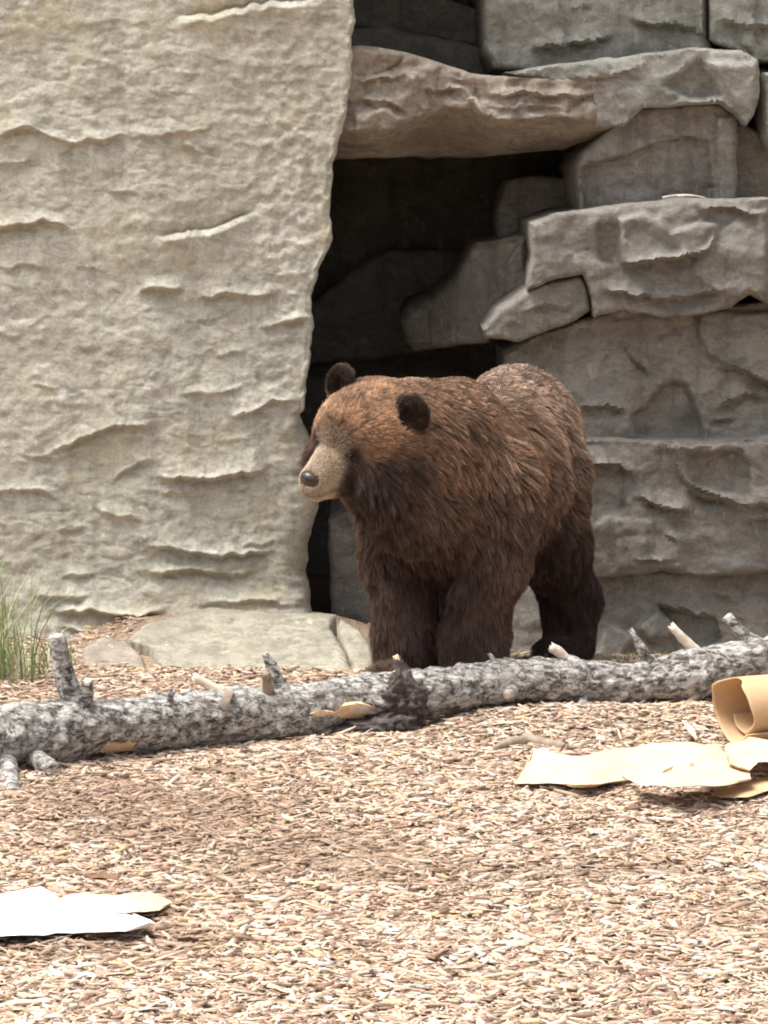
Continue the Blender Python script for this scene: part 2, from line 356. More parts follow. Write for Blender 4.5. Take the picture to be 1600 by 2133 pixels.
def left_wall():
    rows = np.concatenate([np.arange(-800, -60, 24.), np.arange(-60, 1440, 3.)])
    cols = np.concatenate([np.arange(-1300, -120, 30.), np.arange(-120, 716, 3.5), [719]])
    PX, PY = np.meshgrid(cols, rows)
    e = np.interp(PY, [a for a, b in EDGE], [b for a, b in EDGE]) + noise(np.stack([PY * 0, PY / 34., PY * 0], -1).reshape(-1, 3), 3).reshape(PY.shape) * 4.5 + noise(np.stack([PY * 0, PY / 11., PY * 0], -1).reshape(-1, 3), 13).reshape(PY.shape) * 2.0
    ch = 12 + 50 * ss((PY - 850) / 60.) * (1 - .5 * ss((PY - 1180) / 90.))
    f = e - ch
    px = np.where(PX > 300, 300 + (PX - 300) * (f - 300) / (719 - 300), PX)
    dsp = left_disp(px.ravel(), PY.ravel()).reshape(px.shape)
    fade = 1 - .6 * ss((PX - 690) / 29.)
    Yb = 12.9 + .0004 * np.maximum(0, 300 - px) * .5 - .05 * ss((PY - 1150) / 250.) + (700 - PY) * .00003
    front = P(px, PY, Yb - dsp * fade)
    last = front[:, -1]; ex = e[:, 0]; cols_extra = []
    lastd = (dsp * fade)[:, -1]
    for k in range(1, 8):
        u = k / 7.; a = u * math.pi / 2
        q = f[:, -1] + ch[:, -1] * math.sin(a) ** 1.1; py = PY[:, 0]
        dd = fbm(np.stack([q / 22., py / 18., q * 0 + 2], -1), 4, 51) * .014
        rec = .02 + .10 * ss((py - 850) / 60.)
        cols_extra.append(P(q, py, Yb[:, -1] - lastd * (1 - u) + rec * (1 - math.cos(a)) * 2 * u - dd))
    edge = cols_extra[-1]
    for k in range(1, 26):
        u = k / 25.; v = edge.copy(); v[:, 1] += 3.2 * u; v[:, 0] -= .22 * u - .05 * noise(np.stack([v[:, 2] * 2, u * 5 + v[:, 2] * 0, v[:, 2] * 0], -1), 8) * u
        cols_extra.append(v)
    V = np.concatenate([front] + [c[:, None] for c in cols_extra], 1)
    R, C = V.shape[:2]; ix = np.arange(R * C).reshape(R, C)
    F = np.stack([ix[:-1, :-1], ix[1:, :-1], ix[1:, 1:], ix[:-1, 1:]], -1).reshape(-1, 4)
    return V.reshape(-1, 3), F
V, Fq = left_wall()
lw = mobj('rock_wall', V, Fq, M['rock_left'], loc=(-1.6, 12.9, 0))
tag(lw, 'tall beige layered rock wall with horizontal ledges beside the cave mouth', 'rock wall')

# ------------------------------------------------------------------ right rock formation, block by block
def block_mesh(poly, Yf, step=6., depth=1.0, bev=8., bevd=.022, strokes=(), panels=(), amp=.019, seed=0, wig=2.4, ext='back', back_drop=(0, 0), recede=None):
    poly = [tuple(map(float, p)) for p in poly]
    bp = []
    for (x0, y0), (x1, y1) in zip(poly, poly[1:] + poly[:1]):
        L = math.hypot(x1 - x0, y1 - y0); st = step if max(x0, x1) < 1750 and min(y0, y1) > -120 else 26.; n = max(1, int(L / st))
        for k in range(n): bp.append((x0 + (x1 - x0) * k / n, y0 + (y1 - y0) * k / n))
    bp = np.array(bp); q = np.c_[bp / 30., np.full(len(bp), seed * 3.1)]
    wv = np.c_[noise(q, seed), noise(q + 50, seed)] * wig + np.c_[noise(q * 3, seed), noise(q * 3 + 50, seed)] * wig * .4
    bp = bp + wv
    x0, y0 = bp.min(0); x1, y1 = bp.max(0)
    xs = np.concatenate([np.arange(x0, min(x1, 1760), step), np.arange(1760, x1, 26)]) if x1 > 1760 else np.arange(x0, x1, step)
    ys = np.concatenate([np.arange(y0, -90, 26), np.arange(max(y0, -90), y1, step)]) if y0 < -90 else np.arange(y0, y1, step)
    gx_, gy_ = np.meshgrid(xs, ys); g = np.c_[gx_.ravel(), gy_.ravel()]; g = g + np.random.default_rng(seed).uniform(-1, 1, g.shape) * step * .3
    sd_ = poly_sdf(g[:, 0], g[:, 1], bp); g = g[sd_ > step * .55]
    nb = len(bp); allp = np.concatenate([bp, g])
    r = delaunay_2d_cdt([Vector(p) for p in allp], [(i, (i + 1) % nb) for i in range(nb)], [], 1, 1e-4)
    pv = np.array([tuple(v) for v in r[0]]); tri = [f for f in r[2]]
    orig = r[3]; bidx = {}
    for i, oo in enumerate(orig):
        for o_ in oo:
            if o_ < nb: bidx[o_] = i
    px, py = pv[:, 0], pv[:, 1]
    dist = np.maximum(0, poly_sdf(px, py, bp))
    u = np.clip(1 - dist / bev, 0, 1); dep = bevd * (1 - np.sqrt(np.clip(1 - u * u, 0, 1)))
    d = np.zeros(px.shape)
    for s in strokes: d += stroke(px, py, s[0], s[1] * 1.55, s[3] if len(s) > 3 else 30., s[4] if len(s) > 4 else 26., 2., s[2] if len(s) > 2 else 'o')
    for pp, k, *w in panels:
        sdp = poly_sdf(px + noise(np.c_[px / 24., py / 24., px * 0], 5) * 2.5, py + noise(np.c_[px / 24., py / 24., px * 0 + 7], 6) * 4, pp); wd = w[0] if w else 7.
        wd = wd * .7; d += 1.5 * k * ss((sdp + wd) / (2 * wd))
    n3 = np.c_[px / 130., py / 90., np.full(len(px), seed * 1.7)]
    d += fbm(n3, 4, 60 + seed) * amp * 1.3 + fbm(np.c_[px / 36., py / 28., np.full(len(px), seed * 2.2)], 3, 80) * amp * .42 - np.exp(-np.abs(noise(np.c_[px / 95. + seed, py / 60., px * 0], 85)) * 14) * amp * .5
    Y = Yf(px, py) if callable(Yf) else np.full(len(px), float(Yf))
    edge_fade = np.clip(dist / 10., .35, 1)
    V = P(px, py, Y + dep - d * edge_fade)
    if recede is not None: V = recede(V, px, py)
    ring = [bidx[i] for i in range(nb)]
    Vb = V[ring].copy(); 
    if ext == 'back': Vb[:, 1] += depth; Vb[:, 2] += back_drop[1]; Vb[:, 0] += back_drop[0]
    else: Vb[:, 2] -= depth; Vb[:, 1] += .05
    # a mid ring keeps the sides from looking ruled
    Vm = (V[ring] * .55 + Vb * .45); Vm = Vm + (np.stack([noise(Vm * 6 + k * 31, seed) for k in range(3)], -1) * .02)
    n0 = len(V); F = [tuple(f) for f in tri]
    area = sum((pv[f[0]][0] * (pv[f[1]][1] - pv[f[2]][1]) + pv[f[1]][0] * (pv[f[2]][1] - pv[f[0]][1]) + pv[f[2]][0] * (pv[f[0]][1] - pv[f[1]][1])) for f in F[:50])
    if area > 0: F = [f[::-1] for f in F]
    pa = np.roll(bp, -1, 0); ccw = np.sum(bp[:, 0] * pa[:, 1] - pa[:, 0] * bp[:, 1]) > 0
    for i in range(nb):
        j = (i + 1) % nb; a, b = ring[i], ring[j]; ma, mb_ = n0 + i, n0 + j; ba, bb = n0 + nb + i, n0 + nb + j
        for quad in ((a, b, mb_, ma), (ma, mb_, bb, ba)): F.append(quad if not ccw else quad[::-1])
    return np.concatenate([V, Vm, Vb]), F
def block(name, parent, mat, poly, Yf, **k):
    v, f = block_mesh(poly, Yf, **k); o = mobj(name, v, f, M[mat], parent)
    bm = bmesh.new(); bm.from_mesh(o.data); bmesh.ops.recalc_face_normals(bm, faces=bm.faces)
    for e in bm.edges:
        if len(e.link_faces) == 2 and e.calc_face_angle(0) > 1.0: e.smooth = False
    bm.to_mesh(o.data); bm.free(); return o

rw = empty('rock_cliff', (1.0, 13.1, 0)); tag(rw, 'grey brown cliff of stacked rock blocks and ledges around the dark cave', 'rock cliff')
B = 'rock_block'
# upper panels
block(B, rw, 'rock_pale', [(1008, -500), (1008, 0), (1012, 100), (1032, 140), (1100, 150), (1300, 150), (1500, 140), (1474, 80), (1470, -500)], 13.32, seed=1, depth=2.6, bevd=.03,
      strokes=[([(1095, 102), (1170, 96), (1230, 86), (1290, 70)], .05), ([(1305, 38), (1360, 50), (1460, 60)], .045), ([(1180, 20), (1240, 12)], .02)],
      panels=[([(1110, -20), (1160, -30), (1180, 95), (1110, 100)], .03), ([(1445, -300), (1480, -300), (1480, 80), (1455, 70)], .05, 5)])
block(B, rw, 'rock_pale', [(1478, -500), (1480, 80), (1580, 128), (2200, 150), (2200, -500)], 13.22, seed=2, depth=2.6,
      strokes=[([(1490, 40), (1560, 60), (1640, 50)], .04)], panels=[([(1540, -40), (1575, -40), (1572, 110), (1545, 90)], .035, 5)])
# jutting shelf and its neighbours
block(B, rw, 'rock_pale', [(1050, 152), (1160, 132), (1260, 122), (1440, 99), (1545, 104), (1580, 122), (1584, 190), (1572, 240), (1556, 262), (1532, 236), (1500, 216), (1340, 226), (1300, 262), (1240, 262), (1230, 180)], 12.99, seed=3, depth=1.2, bevd=.03,
      panels=[([(1385, 175), (1460, 128), (1500, 200), (1440, 205)], -.06, 14), ([(1480, 130), (1580, 130), (1570, 240), (1530, 220)], .03, 12)], strokes=[([(1150, 172), (1250, 165), (1350, 140)], .02)])
block(B, rw, 'rock_pale', [(1592, 150), (2200, 170), (2200, 320), (1640, 318), (1606, 312), (1592, 282)], 13.05, seed=4, depth=1.2, strokes=[([(1590, 190), (1700, 200), (1800, 190)], .03)])
# the overhanging slab that roofs the cave
LIP = [(690, 262), (740, 272), (800, 276), (850, 252), (885, 236), (930, 222), (980, 226), (1000, 240), (1060, 250), (1150, 240), (1230, 250), (1300, 252)]
def over_recede(V, px, py):
    s = py - seg_y(LIP, px); u = np.clip(s / 90., 0, 1.2); V = V.copy(); k = .62 * u
    Vn = P(px, py, V[:, 1] + k); Vn[:, 2] += 0; return Vn
block('overhang', rw, 'rock_over', [(680, 96), (780, 97), (850, 110), (920, 131), (980, 151), (1040, 158), (1150, 160), (1262, 164), (1296, 172), (1312, 212), (1302, 250), (1262, 276), (1228, 292), (1180, 310), (1000, 326), (850, 327), (680, 332)], 13.0,
      step=4., seed=5, depth=2.8, bevd=.03, amp=.042, recede=over_recede,
      strokes=[([(735, 175), (790, 168), (850, 160)], .03, 'o', 14, 14), ([(740, 205), (800, 212), (860, 235)], .025, 'o', 16, 14), ([(865, 185), (920, 190), (980, 185)], .03, 'o', 14, 14), ([(1000, 205), (1080, 195), (1170, 198), (1260, 205)], .03, 'o', 16, 14),
               ([(1010, 228), (1100, 222), (1200, 228)], .02, 'o', 10, 10), ([(1170, 185), (1220, 190), (1270, 180)], .02, 'l', 10, 10), ([(930, 165), (1000, 172)], .02, 'o', 12, 10)],
      panels=[([(850, 155), (866, 152), (900, 228), (880, 236)], .035, 7), ([(975, 205), (990, 200), (1024, 238), (1010, 246)], .03, 6), ([(740, 235), (800, 225), (850, 250), (800, 275), (745, 270)], .03, 10)])
# blocks right of the cave mouth
block(B, rw, 'rock_right', [(1302, 228), (1400, 218), (1500, 214), (1536, 240), (1536, 425), (1440, 430), (1212, 455), (1206, 400), (1201, 345), (1216, 315), (1252, 286)], 13.12, seed=6, depth=1.6, bevd=.03, bev=16,
      panels=[([(1215, 348), (1290, 330), (1350, 306), (1440, 284), (1472, 290), (1487, 415), (1215, 440)], -.045, 6), ([(1490, 240), (1540, 240), (1540, 420), (1500, 420)], .025, 6)])
block(B, rw, 'rock_over', [(1525, 240), (1600, 290), (2200, 310), (2200, 430), (1525, 430)], 13.3, seed=7, depth=1.2)
block(B, rw, 'rock_right', [(1106, 466), (1150, 448), (1216, 438), (1300, 426), (1420, 413), (1600, 412), (2200, 404), (2200, 650), (1600, 633), (1562, 612), (1522, 642), (1450, 657), (1380, 662), (1300, 647), (1236, 660), (1228, 606), (1214, 572), (1160, 582), (1098, 604), (1106, 530)], 12.82, step=5., seed=8, depth=1.3, bevd=.028,
      strokes=[([(1285, 552), (1350, 548), (1400, 540), (1470, 528)], .05, 'o', 30, 22), ([(1240, 605), (1330, 618), (1420, 625), (1540, 600)], .035, 'o', 24, 26), ([(1450, 440), (1520, 436), (1590, 450)], .03), ([(1600, 520), (1700, 530), (1800, 510)], .04)],
      panels=[([(1292, 456), (1340, 446), (1378, 452), (1400, 486), (1455, 462), (1500, 470), (1480, 520), (1400, 545), (1330, 552), (1297, 548)], .034, 9), ([(1440, 570), (1450, 530), (1500, 480), (1545, 440), (1600, 435), (1600, 610), (1500, 620)], .022, 10), ([(1245, 465), (1285, 470), (1285, 550), (1250, 540)], -.022, 8)])
block(B, rw, 'rock_right', [(1040, 640), (1098, 604), (1150, 586), (1212, 574), (1226, 600), (1232, 645), (1200, 668), (1130, 694), (1080, 712), (1012, 702), (1005, 684)], 12.88, step=5., seed=9, depth=.9, bevd=.04, bev=10,
      strokes=[([(1080, 655), (1140, 640), (1210, 640)], .02), ([(1040, 680), (1100, 676)], .015)])
# blocks deeper in the cave mouth
block(B, rw, 'rock_right', [(1042, 420), (1060, 376), (1110, 364), (1215, 372), (1215, 470), (1108, 480), (1100, 515), (1036, 515)], 14.1, seed=10, depth=1.0, bev=16)
block(B, rw, 'rock_right', [(834, 668), (850, 640), (900, 622), (950, 582), (982, 522), (1000, 505), (1096, 489), (1110, 530), (1105, 620), (1060, 660), (1020, 712), (1000, 718), (930, 722), (862, 732), (842, 708)],
      lambda x, y: 13.42 + .0030 * np.maximum(0, 1060 - x), step=5., seed=11, depth=1.2, bevd=.04, bev=9,
      panels=[([(985, 520), (1005, 508), (1090, 495), (1030, 560), (1010, 620)], -.025, 14), ([(840, 665), (870, 640), (895, 640), (895, 715), (850, 720)], .05, 8), ([(1030, 560), (1090, 500), (1100, 600), (1040, 620)], .03, 8)])
block(B, rw, 'rock_right', [(640, 640), (700, 590), (760, 545), (800, 522), (990, 518), (990, 640), (900, 740), (640, 760)], 15.5, seed=12, depth=1.0, bev=18)
block(B, rw, 'rock_right', [(684, 1084), (720, 1070), (790, 1090), (850, 1120), (850, 1350), (690, 1350)], 13.35, seed=13, depth=.8, bev=16)
block(B, rw, 'rock_right', [(720, 62), (800, 52), (880, 72), (960, 84), (1020, 110), (1025, 175), (900, 170), (720, 150)], 14.3, seed=17, depth=.8, bev=14)
block(B, rw, 'rock_right', [(720, -60), (830, -40), (940, 0), (1020, 30), (1020, 100), (900, 76), (720, 56)], 14.6, seed=18, depth=.8, bev=14)
# lower courses
block(B, rw, 'rock_right', [(1050, 740), (1110, 700), (1240, 655), (1300, 640), (1380, 655), (1450, 650), (1520, 635), (1600, 626), (2200, 640), (2200, 925), (1600, 925), (1480, 930), (1380, 926), (1200, 926), (1060, 930)], lambda x, y: 13.02 + .0016 * np.maximum(0, 1180 - x), step=5., seed=14, depth=1.0, bevd=.03,
      strokes=[([(1195, 853), (1260, 850), (1315, 864)], .035, 'o', 22, 22), ([(1480, 860), (1520, 836), (1550, 823), (1610, 833)], .04, 'o', 20, 24), ([(1480, 765), (1530, 766), (1600, 800), (1640, 830)], .045, 'o', 26, 24), ([(1475, 878), (1535, 875)], .025, 'o', 14, 14), ([(1295, 716), (1330, 760), (1360, 790)], .03, 'o', 24, 14)],
      panels=[([(1376, 806), (1400, 793), (1430, 799), (1446, 838), (1464, 910), (1330, 910), (1316, 868), (1350, 840)], -.045, 9), ([(1452, 690), (1476, 742), (1530, 765), (1610, 800), (1700, 800), (1700, 650), (1460, 650)], .03, 6)])
block(B, rw, 'rock_right', [(1040, 918), (1200, 912), (1380, 917), (1480, 915), (1600, 907), (2200, 900), (2200, 1195), (1600, 1192), (1530, 1200), (1450, 1202), (1380, 1190), (1330, 1196), (1250, 1206), (1040, 1206)], lambda x, y: 12.9 + .0016 * np.maximum(0, 1180 - x), step=5., seed=15, depth=1.0, bevd=.035,
      strokes=[([(1218, 978), (1250, 966), (1290, 970), (1332, 996)], .04, 'o', 18, 24), ([(1420, 1008), (1460, 1034), (1500, 1042), (1545, 1062)], .045, 'o', 20, 22), ([(1322, 1029), (1380, 1058), (1445, 1068)], .04, 'o', 20, 22), ([(1540, 1095), (1620, 1075)], .03), ([(1310, 1165), (1380, 1172), (1420, 1160)], .02, 'o', 12, 12), ([(1380, 1105), (1415, 1132)], .025, 'o', 12, 14)],
      panels=[([(1394, 930), (1600, 918), (1640, 1060), (1540, 1050), (1500, 1036), (1430, 1008), (1412, 980)], .04, 4), ([(1430, 948), (1545, 942), (1560, 965), (1562, 1035), (1500, 1026), (1440, 1004)], -.034, 12), ([(1284, 1082), (1390, 1076), (1420, 1120), (1420, 1185), (1286, 1185)], .015, 9), ([(1232, 970), (1300, 972), (1325, 1000), (1300, 1060), (1240, 1085)], -.02, 10)])
block(B, rw, 'rock_right', [(1000, 1200), (1250, 1198), (1380, 1186), (1600, 1186), (2200, 1190), (2200, 1440), (1000, 1440)], lambda x, y: 13.0 - .00035 * np.maximum(0, y - 1210) + .0012 * np.maximum(0, 1150 - x), seed=16, depth=1.0, bevd=.03,
      strokes=[([(1360, 1258), (1420, 1268), (1495, 1292)], .035, 'o', 20, 24), ([(1480, 1240), (1530, 1250)], .02)],
      panels=[([(1365, 1262), (1490, 1292), (1505, 1330), (1440, 1350), (1415, 1310)], -.03, 6), ([(1330, 1310), (1375, 1270), (1415, 1315), (1360, 1340)], .03, 8), ([(1260, 1290), (1320, 1330), (1280, 1400), (1240, 1400)], .025, 8)])
# inside of the cave: back, roof and far sides
def quadgrid(name, a, b, c_, d, n, m, mat, parent, amp, seed):
    a, b, c_, d = map(np.array, (a, b, c_, d)); U, W = np.meshgrid(np.linspace(0, 1, n), np.linspace(0, 1, m))
    p = (a * (1 - U[..., None]) + b * U[..., None]) * (1 - W[..., None]) + (d * (1 - U[..., None]) + c_ * U[..., None]) * W[..., None]
    p = p.reshape(-1, 3); nrm = np.cross(b - a, d - a).astype(float); nrm /= np.linalg.norm(nrm)
    p = p + nrm * (fbm(p * 1.6, 4, seed)[:, None] * amp)
    ix = np.arange(n * m).reshape(m, n); F = np.stack([ix[:-1, :-1], ix[:-1, 1:], ix[1:, 1:], ix[1:, :-1]], -1).reshape(-1, 4)
    return mobj(name, p, F, M[mat], parent)
quadgrid('cave_back', (-1.6, 15.9, -.3), (2.6, 15.9, -.3), (2.6, 15.7, 5), (-1.6, 15.7, 5), 60, 70, 'rock_right', rw, .12, 71)
quadgrid('cave_roof', (-1.5, 13.0, 4.2), (3.6, 13.0, 4.2), (3.6, 16.2, 4.1), (-1.5, 16.2, 4.1), 40, 30, 'rock_right', rw, .08, 72)
quadgrid('cave_side', (1.15, 13.7, -.3), (.95, 16.2, -.3), (.95, 16.2, 2.3), (1.15, 13.7, 2.3), 40, 40, 'rock_right', rw, .10, 73)

# ------------------------------------------------------------------ flat rocks at the foot of the wall
def slabY(x, y): return 12.55 - (y - 1265) * .0052
def slab(label, poly, seed, name='rock_slab', fn=slabY, mat='rock_slab', **k):
    v, f = block_mesh(poly, fn, step=5., ext='down', depth=.3, bev=14, bevd=.03, seed=seed, **k)
    b = v.mean(0); b[2] = v[:, 2].min() + .25
    o = mobj(name, v, f, M[mat], None, loc=tuple(b)); bm = bmesh.new(); bm.from_mesh(o.data); bmesh.ops.recalc_face_normals(bm, faces=bm.faces); bm.to_mesh(o.data); bm.free()
    return tag(o, label, 'rock')
slab('wide flat pale rock slab sloping out from the foot of the beige wall', [(268, 1335), (300, 1302), (380, 1278), (430, 1266), (560, 1272), (702, 1279), (690, 1308), (704, 1336), (722, 1362), (740, 1420), (690, 1415), (600, 1395), (520, 1398), (480, 1402), (420, 1408), (350, 1400), (325, 1375), (312, 1350)], 31,
     strokes=[([(350, 1352), (390, 1345), (440, 1350)], .02, 'l', 8, 8), ([(420, 1288), (560, 1290), (690, 1296)], .02, 'o', 8, 10), ([(530, 1320), (590, 1312)], .015, 'l', 8, 8)])
slab('narrow pale rock wedge beside the bear\'s front leg, split from the flat slab', [(702, 1308), (712, 1288), (748, 1312), (772, 1342), (785, 1425), (752, 1425), (738, 1392), (718, 1350)], 32)
slab('low rough brownish rock between the grass and the flat pale slab', [(170, 1352), (215, 1325), (262, 1335), (300, 1372), (310, 1402), (240, 1412), (180, 1400)], 33, fn=lambda x, y: 12.2 - (y - 1320) * .004, mat='rock_over', amp=.03)

# ------------------------------------------------------------------ bear
BANG = math.atan2(-.92, -.39)
bear = empty('brown_bear', (.40, 11.78, float(gz(np.array(.40), np.array(11.5)))))
bear.rotation_euler = (0, 0, BANG)
tag(bear, 'large shaggy brown bear standing behind the fallen log, looking to one side', 'bear')
def eul(a, b, c_):
    return np.array(Matrix.Rotation(c_, 3, 'Z') @ Matrix.Rotation(b, 3, 'Y') @ Matrix.Rotation(a, 3, 'X'))
HR = eul(-.327, .192, -.215); HT = np.array((.953, -.146, 1.065 - bear.location.z))
def H2B(p): return np.asarray(p, float) @ HR.T + HT
def B2H(p): return (p - HT) @ HR
ELL, CAP = [], []       # primitives in the bear's own frame: x forward, y its left, z up
def E_(c_, r, rot=None, k=.05): ELL.append((np.array(c_, float), np.array(r, float), rot, k))
def C_(a, b, ra, rb, k=.05): CAP.append((np.array(a, float), np.array(b, float), ra, rb, k))
E_((-.42, 0, .93), (.37, .255, .325)); E_((-.08, 0, .80), (.46, .31, .355)); E_((.32, 0, .82), (.34, .295, .385)); E_((.28, 0, 1.06), (.28, .17, .185))
C_((.42, -.01, .98), (.82, -.11, 1.06), .275, .225)
C_((.62, -.03, .80), (.82, -.08, .90), .20, .175)                                     # throat ruff
for s in (1, -1):
    C_((.36, .20 * s, .86), (.40, .215 * s, .52), .19, .13); C_((.40, .19 * s, .56), (.45, .142 * s, .20), .138, .124); C_((.45, .142 * s, .22), (.47, .14 * s, .09), .124, .114)
    E_((.54, .15 * s, .065), (.145, .105, .068), k=.03)
    hf = 0. if s > 0 else .30                                                         # the right hind leg is a step ahead
    C_((-.42, .11 * s, .80), (-.32 + hf * .6, .185 * s, .50), .20, .15); C_((-.34 + hf * .6, .195 * s, .52), (-.50 + hf, .215 * s, .26), .14, .115); C_((-.50 + hf, .215 * s, .28), (-.49 + hf, .215 * s, .08), .115, .105)
    E_((-.41 + hf, .20 * s, .06), (.165, .092, .062), k=.03)
C_((-.76, 0, 1.0), (-.86, 0, .90), .06, .045)                                          # tail
def HE(c_, r, tilt=None, k=.03):
    rot = HR if tilt is None else HR @ tilt
    E_(H2B(c_), r, rot, k)
HE((-.03, 0, .045), (.185, .17, .15)); HE((.07, 0, .055), (.10, .115, .09))
for s in (1, -1):
    HE((-.03, .100 if s > 0 else -.076, -.065), (.15, .092 if s > 0 else .085, .125), k=.05); HE((.115, .062 * s, .05), (.045, .04, .03), k=.02)
    ear = eul(0, 0, .30 * s) @ eul(.18 * -s, -.12, 0)
    HE((-.09, .165 * s, .150), (.032, .068, .074), ear, .02)
C_(H2B((.08, 0, -.015)), H2B((.255, 0, -.082)), .088, .050, .03); C_(H2B((.04, 0, -.105)), H2B((.220, 0, -.138)), .085, .040, .03); HE((.245, 0, -.10), (.055, .050, .058), k=.02)
def bear_sdf(p):
    d = np.full(len(p), 1e3)
    def smin(d, q, k):
        h = np.clip(.5 + .5 * (d - q) / k, 0, 1); return d * (1 - h) + q * h - k * h * (1 - h)
    for a, b, ra, rb, k in CAP:
        ab = b - a; t = np.clip((p - a) @ ab / (ab @ ab), 0, 1); q = np.linalg.norm(p - a - t[:, None] * ab, axis=1) - (ra + (rb - ra) * t); d = smin(d, q, k)
    for c_, r, rot, k in ELL:
        q = p - c_
        if rot is not None: q = q @ rot
        k0 = np.linalg.norm(q / r, axis=1); k1 = np.linalg.norm(q / (r * r), axis=1) + 1e-9; d = smin(d, k0 * (k0 - 1) / k1, k)
    # hollow of each ear, facing forward
    for s in (1, -1):
        q = B2H(p) - np.array((-.045, .168 * s, .155)); cut = np.linalg.norm(q / np.array((.035, .042, .048)), axis=1) - 1
        d = np.maximum(d, -cut * .035)
    return d
bm = bmesh.new()
for a, b, ra, rb, k in CAP:
    for t in np.linspace(0, 1, 7):
        bmesh.ops.create_icosphere(bm, subdivisions=3, radius=ra + (rb - ra) * t, matrix=Matrix.Translation(Vector(a + (b - a) * t)))
for c_, r, rot, k in ELL:
    m4 = Matrix.Translation(Vector(c_)) @ (Matrix(rot.tolist()).to_4x4() if rot is not None else Matrix.Identity(4)) @ Matrix.Diagonal((*r, 1))
    bmesh.ops.create_icosphere(bm, subdivisions=4, radius=1.0, matrix=m4)
me = bpy.data.meshes.new('seed'); bm.to_mesh(me); bm.free()
tmp = bpy.data.objects.new('seed', me); COL.objects.link(tmp)
rm = tmp.modifiers.new('r', 'REMESH'); rm.mode = 'VOXEL'; rm.voxel_size = .013
sm = tmp.modifiers.new('s', 'SMOOTH'); sm.factor = .5; sm.iterations = 3
dg = bpy.context.evaluated_depsgraph_get(); body_me = bpy.data.meshes.new_from_object(tmp.evaluated_get(dg)); bpy.data.objects.remove(tmp)
n = len(body_me.vertices); co = np.zeros(n * 3, np.float32); body_me.vertices.foreach_get('co', co); co = co.reshape(-1, 3).astype(float)
for it in range(6):
    d = bear_sdf(co); e = 1e-3
    g = np.stack([bear_sdf(co + e * np.eye(3)[k]) - d for k in range(3)], -1) / e; g /= np.maximum(.5, np.linalg.norm(g, axis=1))[:, None]
    co = co - np.clip(d, -.02, .02)[:, None] * g * .8
co = co + (fbm(co * 9, 3, 91) * .008 * ss((co[:, 2] - .1) / .2) * (1 - ss((co[:, 0] - .75) / .1)))[:, None] * g
body_me.vertices.foreach_set('co', co.astype(np.float32).ravel()); body_me.materials.clear(); body_me.materials.append(M['skin'])
body_me.polygons.foreach_set('use_smooth', np.ones(len(body_me.polygons), bool)); body_me.update(); body_me.name = 'body'
body = bpy.data.objects.new('body', body_me); link(body, bear)

def ball(name, c_, r, rot, mat, parent, sub=3, fn=None):
    b = bmesh.new(); bmesh.ops.create_icosphere(b, subdivisions=sub, radius=1.0)
    v = np.array([tuple(x.co) for x in b.verts]); f = [[w.index for w in x.verts] for x in b.faces]; b.free()
    if fn is not None: v = fn(v)
    v = (v * np.array(r)) @ np.asarray(rot).T + np.array(c_)
    return mobj(name, v, f, mat, parent, local=True)
EYES = []
for s in (1, -1):                                                                     # each eye sits in the surface, half out
    e_ = H2B((.15, .070 * s, .020))[None]
    for it in range(12): e_ = e_ - (bear_sdf(e_) - .0005)[:, None] * (np.array((.8, .35 * s, .1)) @ HR.T)
    EYES.append(e_[0])
for e_ in EYES: ball('eye', e_, (.0150, .0150, .0150), HR, M['eye'], body)
def nosefn(v):
    v = v.copy(); v[:, 1] *= 1 - .25 * np.clip(-v[:, 2], 0, 1); v[:, 0] *= 1 + .15 * v[:, 2]
    for s in (1, -1):
        q = v - np.array((.85, .45 * s, -.15)); w = np.exp(-np.sum((q / np.array((.5, .26, .3))) ** 2, 1)); v[:, 0] -= .45 * w
    return v
NOSE = H2B((.284, 0, -.074)); ball('nose', NOSE, (.024, .037, .027), HR, M['nose'], body, 4, nosefn)
for fx, fy in ((.62, .158), (.62, -.158), (-.30, .2), (0., -.2)):
    for k in range(5):
        o = (k - 2) * .034; x = fx + .045 - .012 * abs(k - 2)
        pts = [((x + .065 * t), fy + o, .062 - .055 * t * t - .01 * t, .010 * (1 - .8 * t)) for t in np.linspace(0, 1, 5)]
        v, f = [], []
        for i, (a, b, c_, r) in enumerate(pts):
            for j in range(6): v.append((a, b + r * math.cos(j * math.pi / 3), c_ + r * math.sin(j * math.pi / 3)))
        for i in range(4):
            for j in range(6): f.append((i * 6 + j, i * 6 + (j + 1) % 6, i * 6 + 6 + (j + 1) % 6, i * 6 + 6 + j))
        f.append(tuple(range(24, 30))); mobj('claw', v, f, M['claw'], body, local=True)

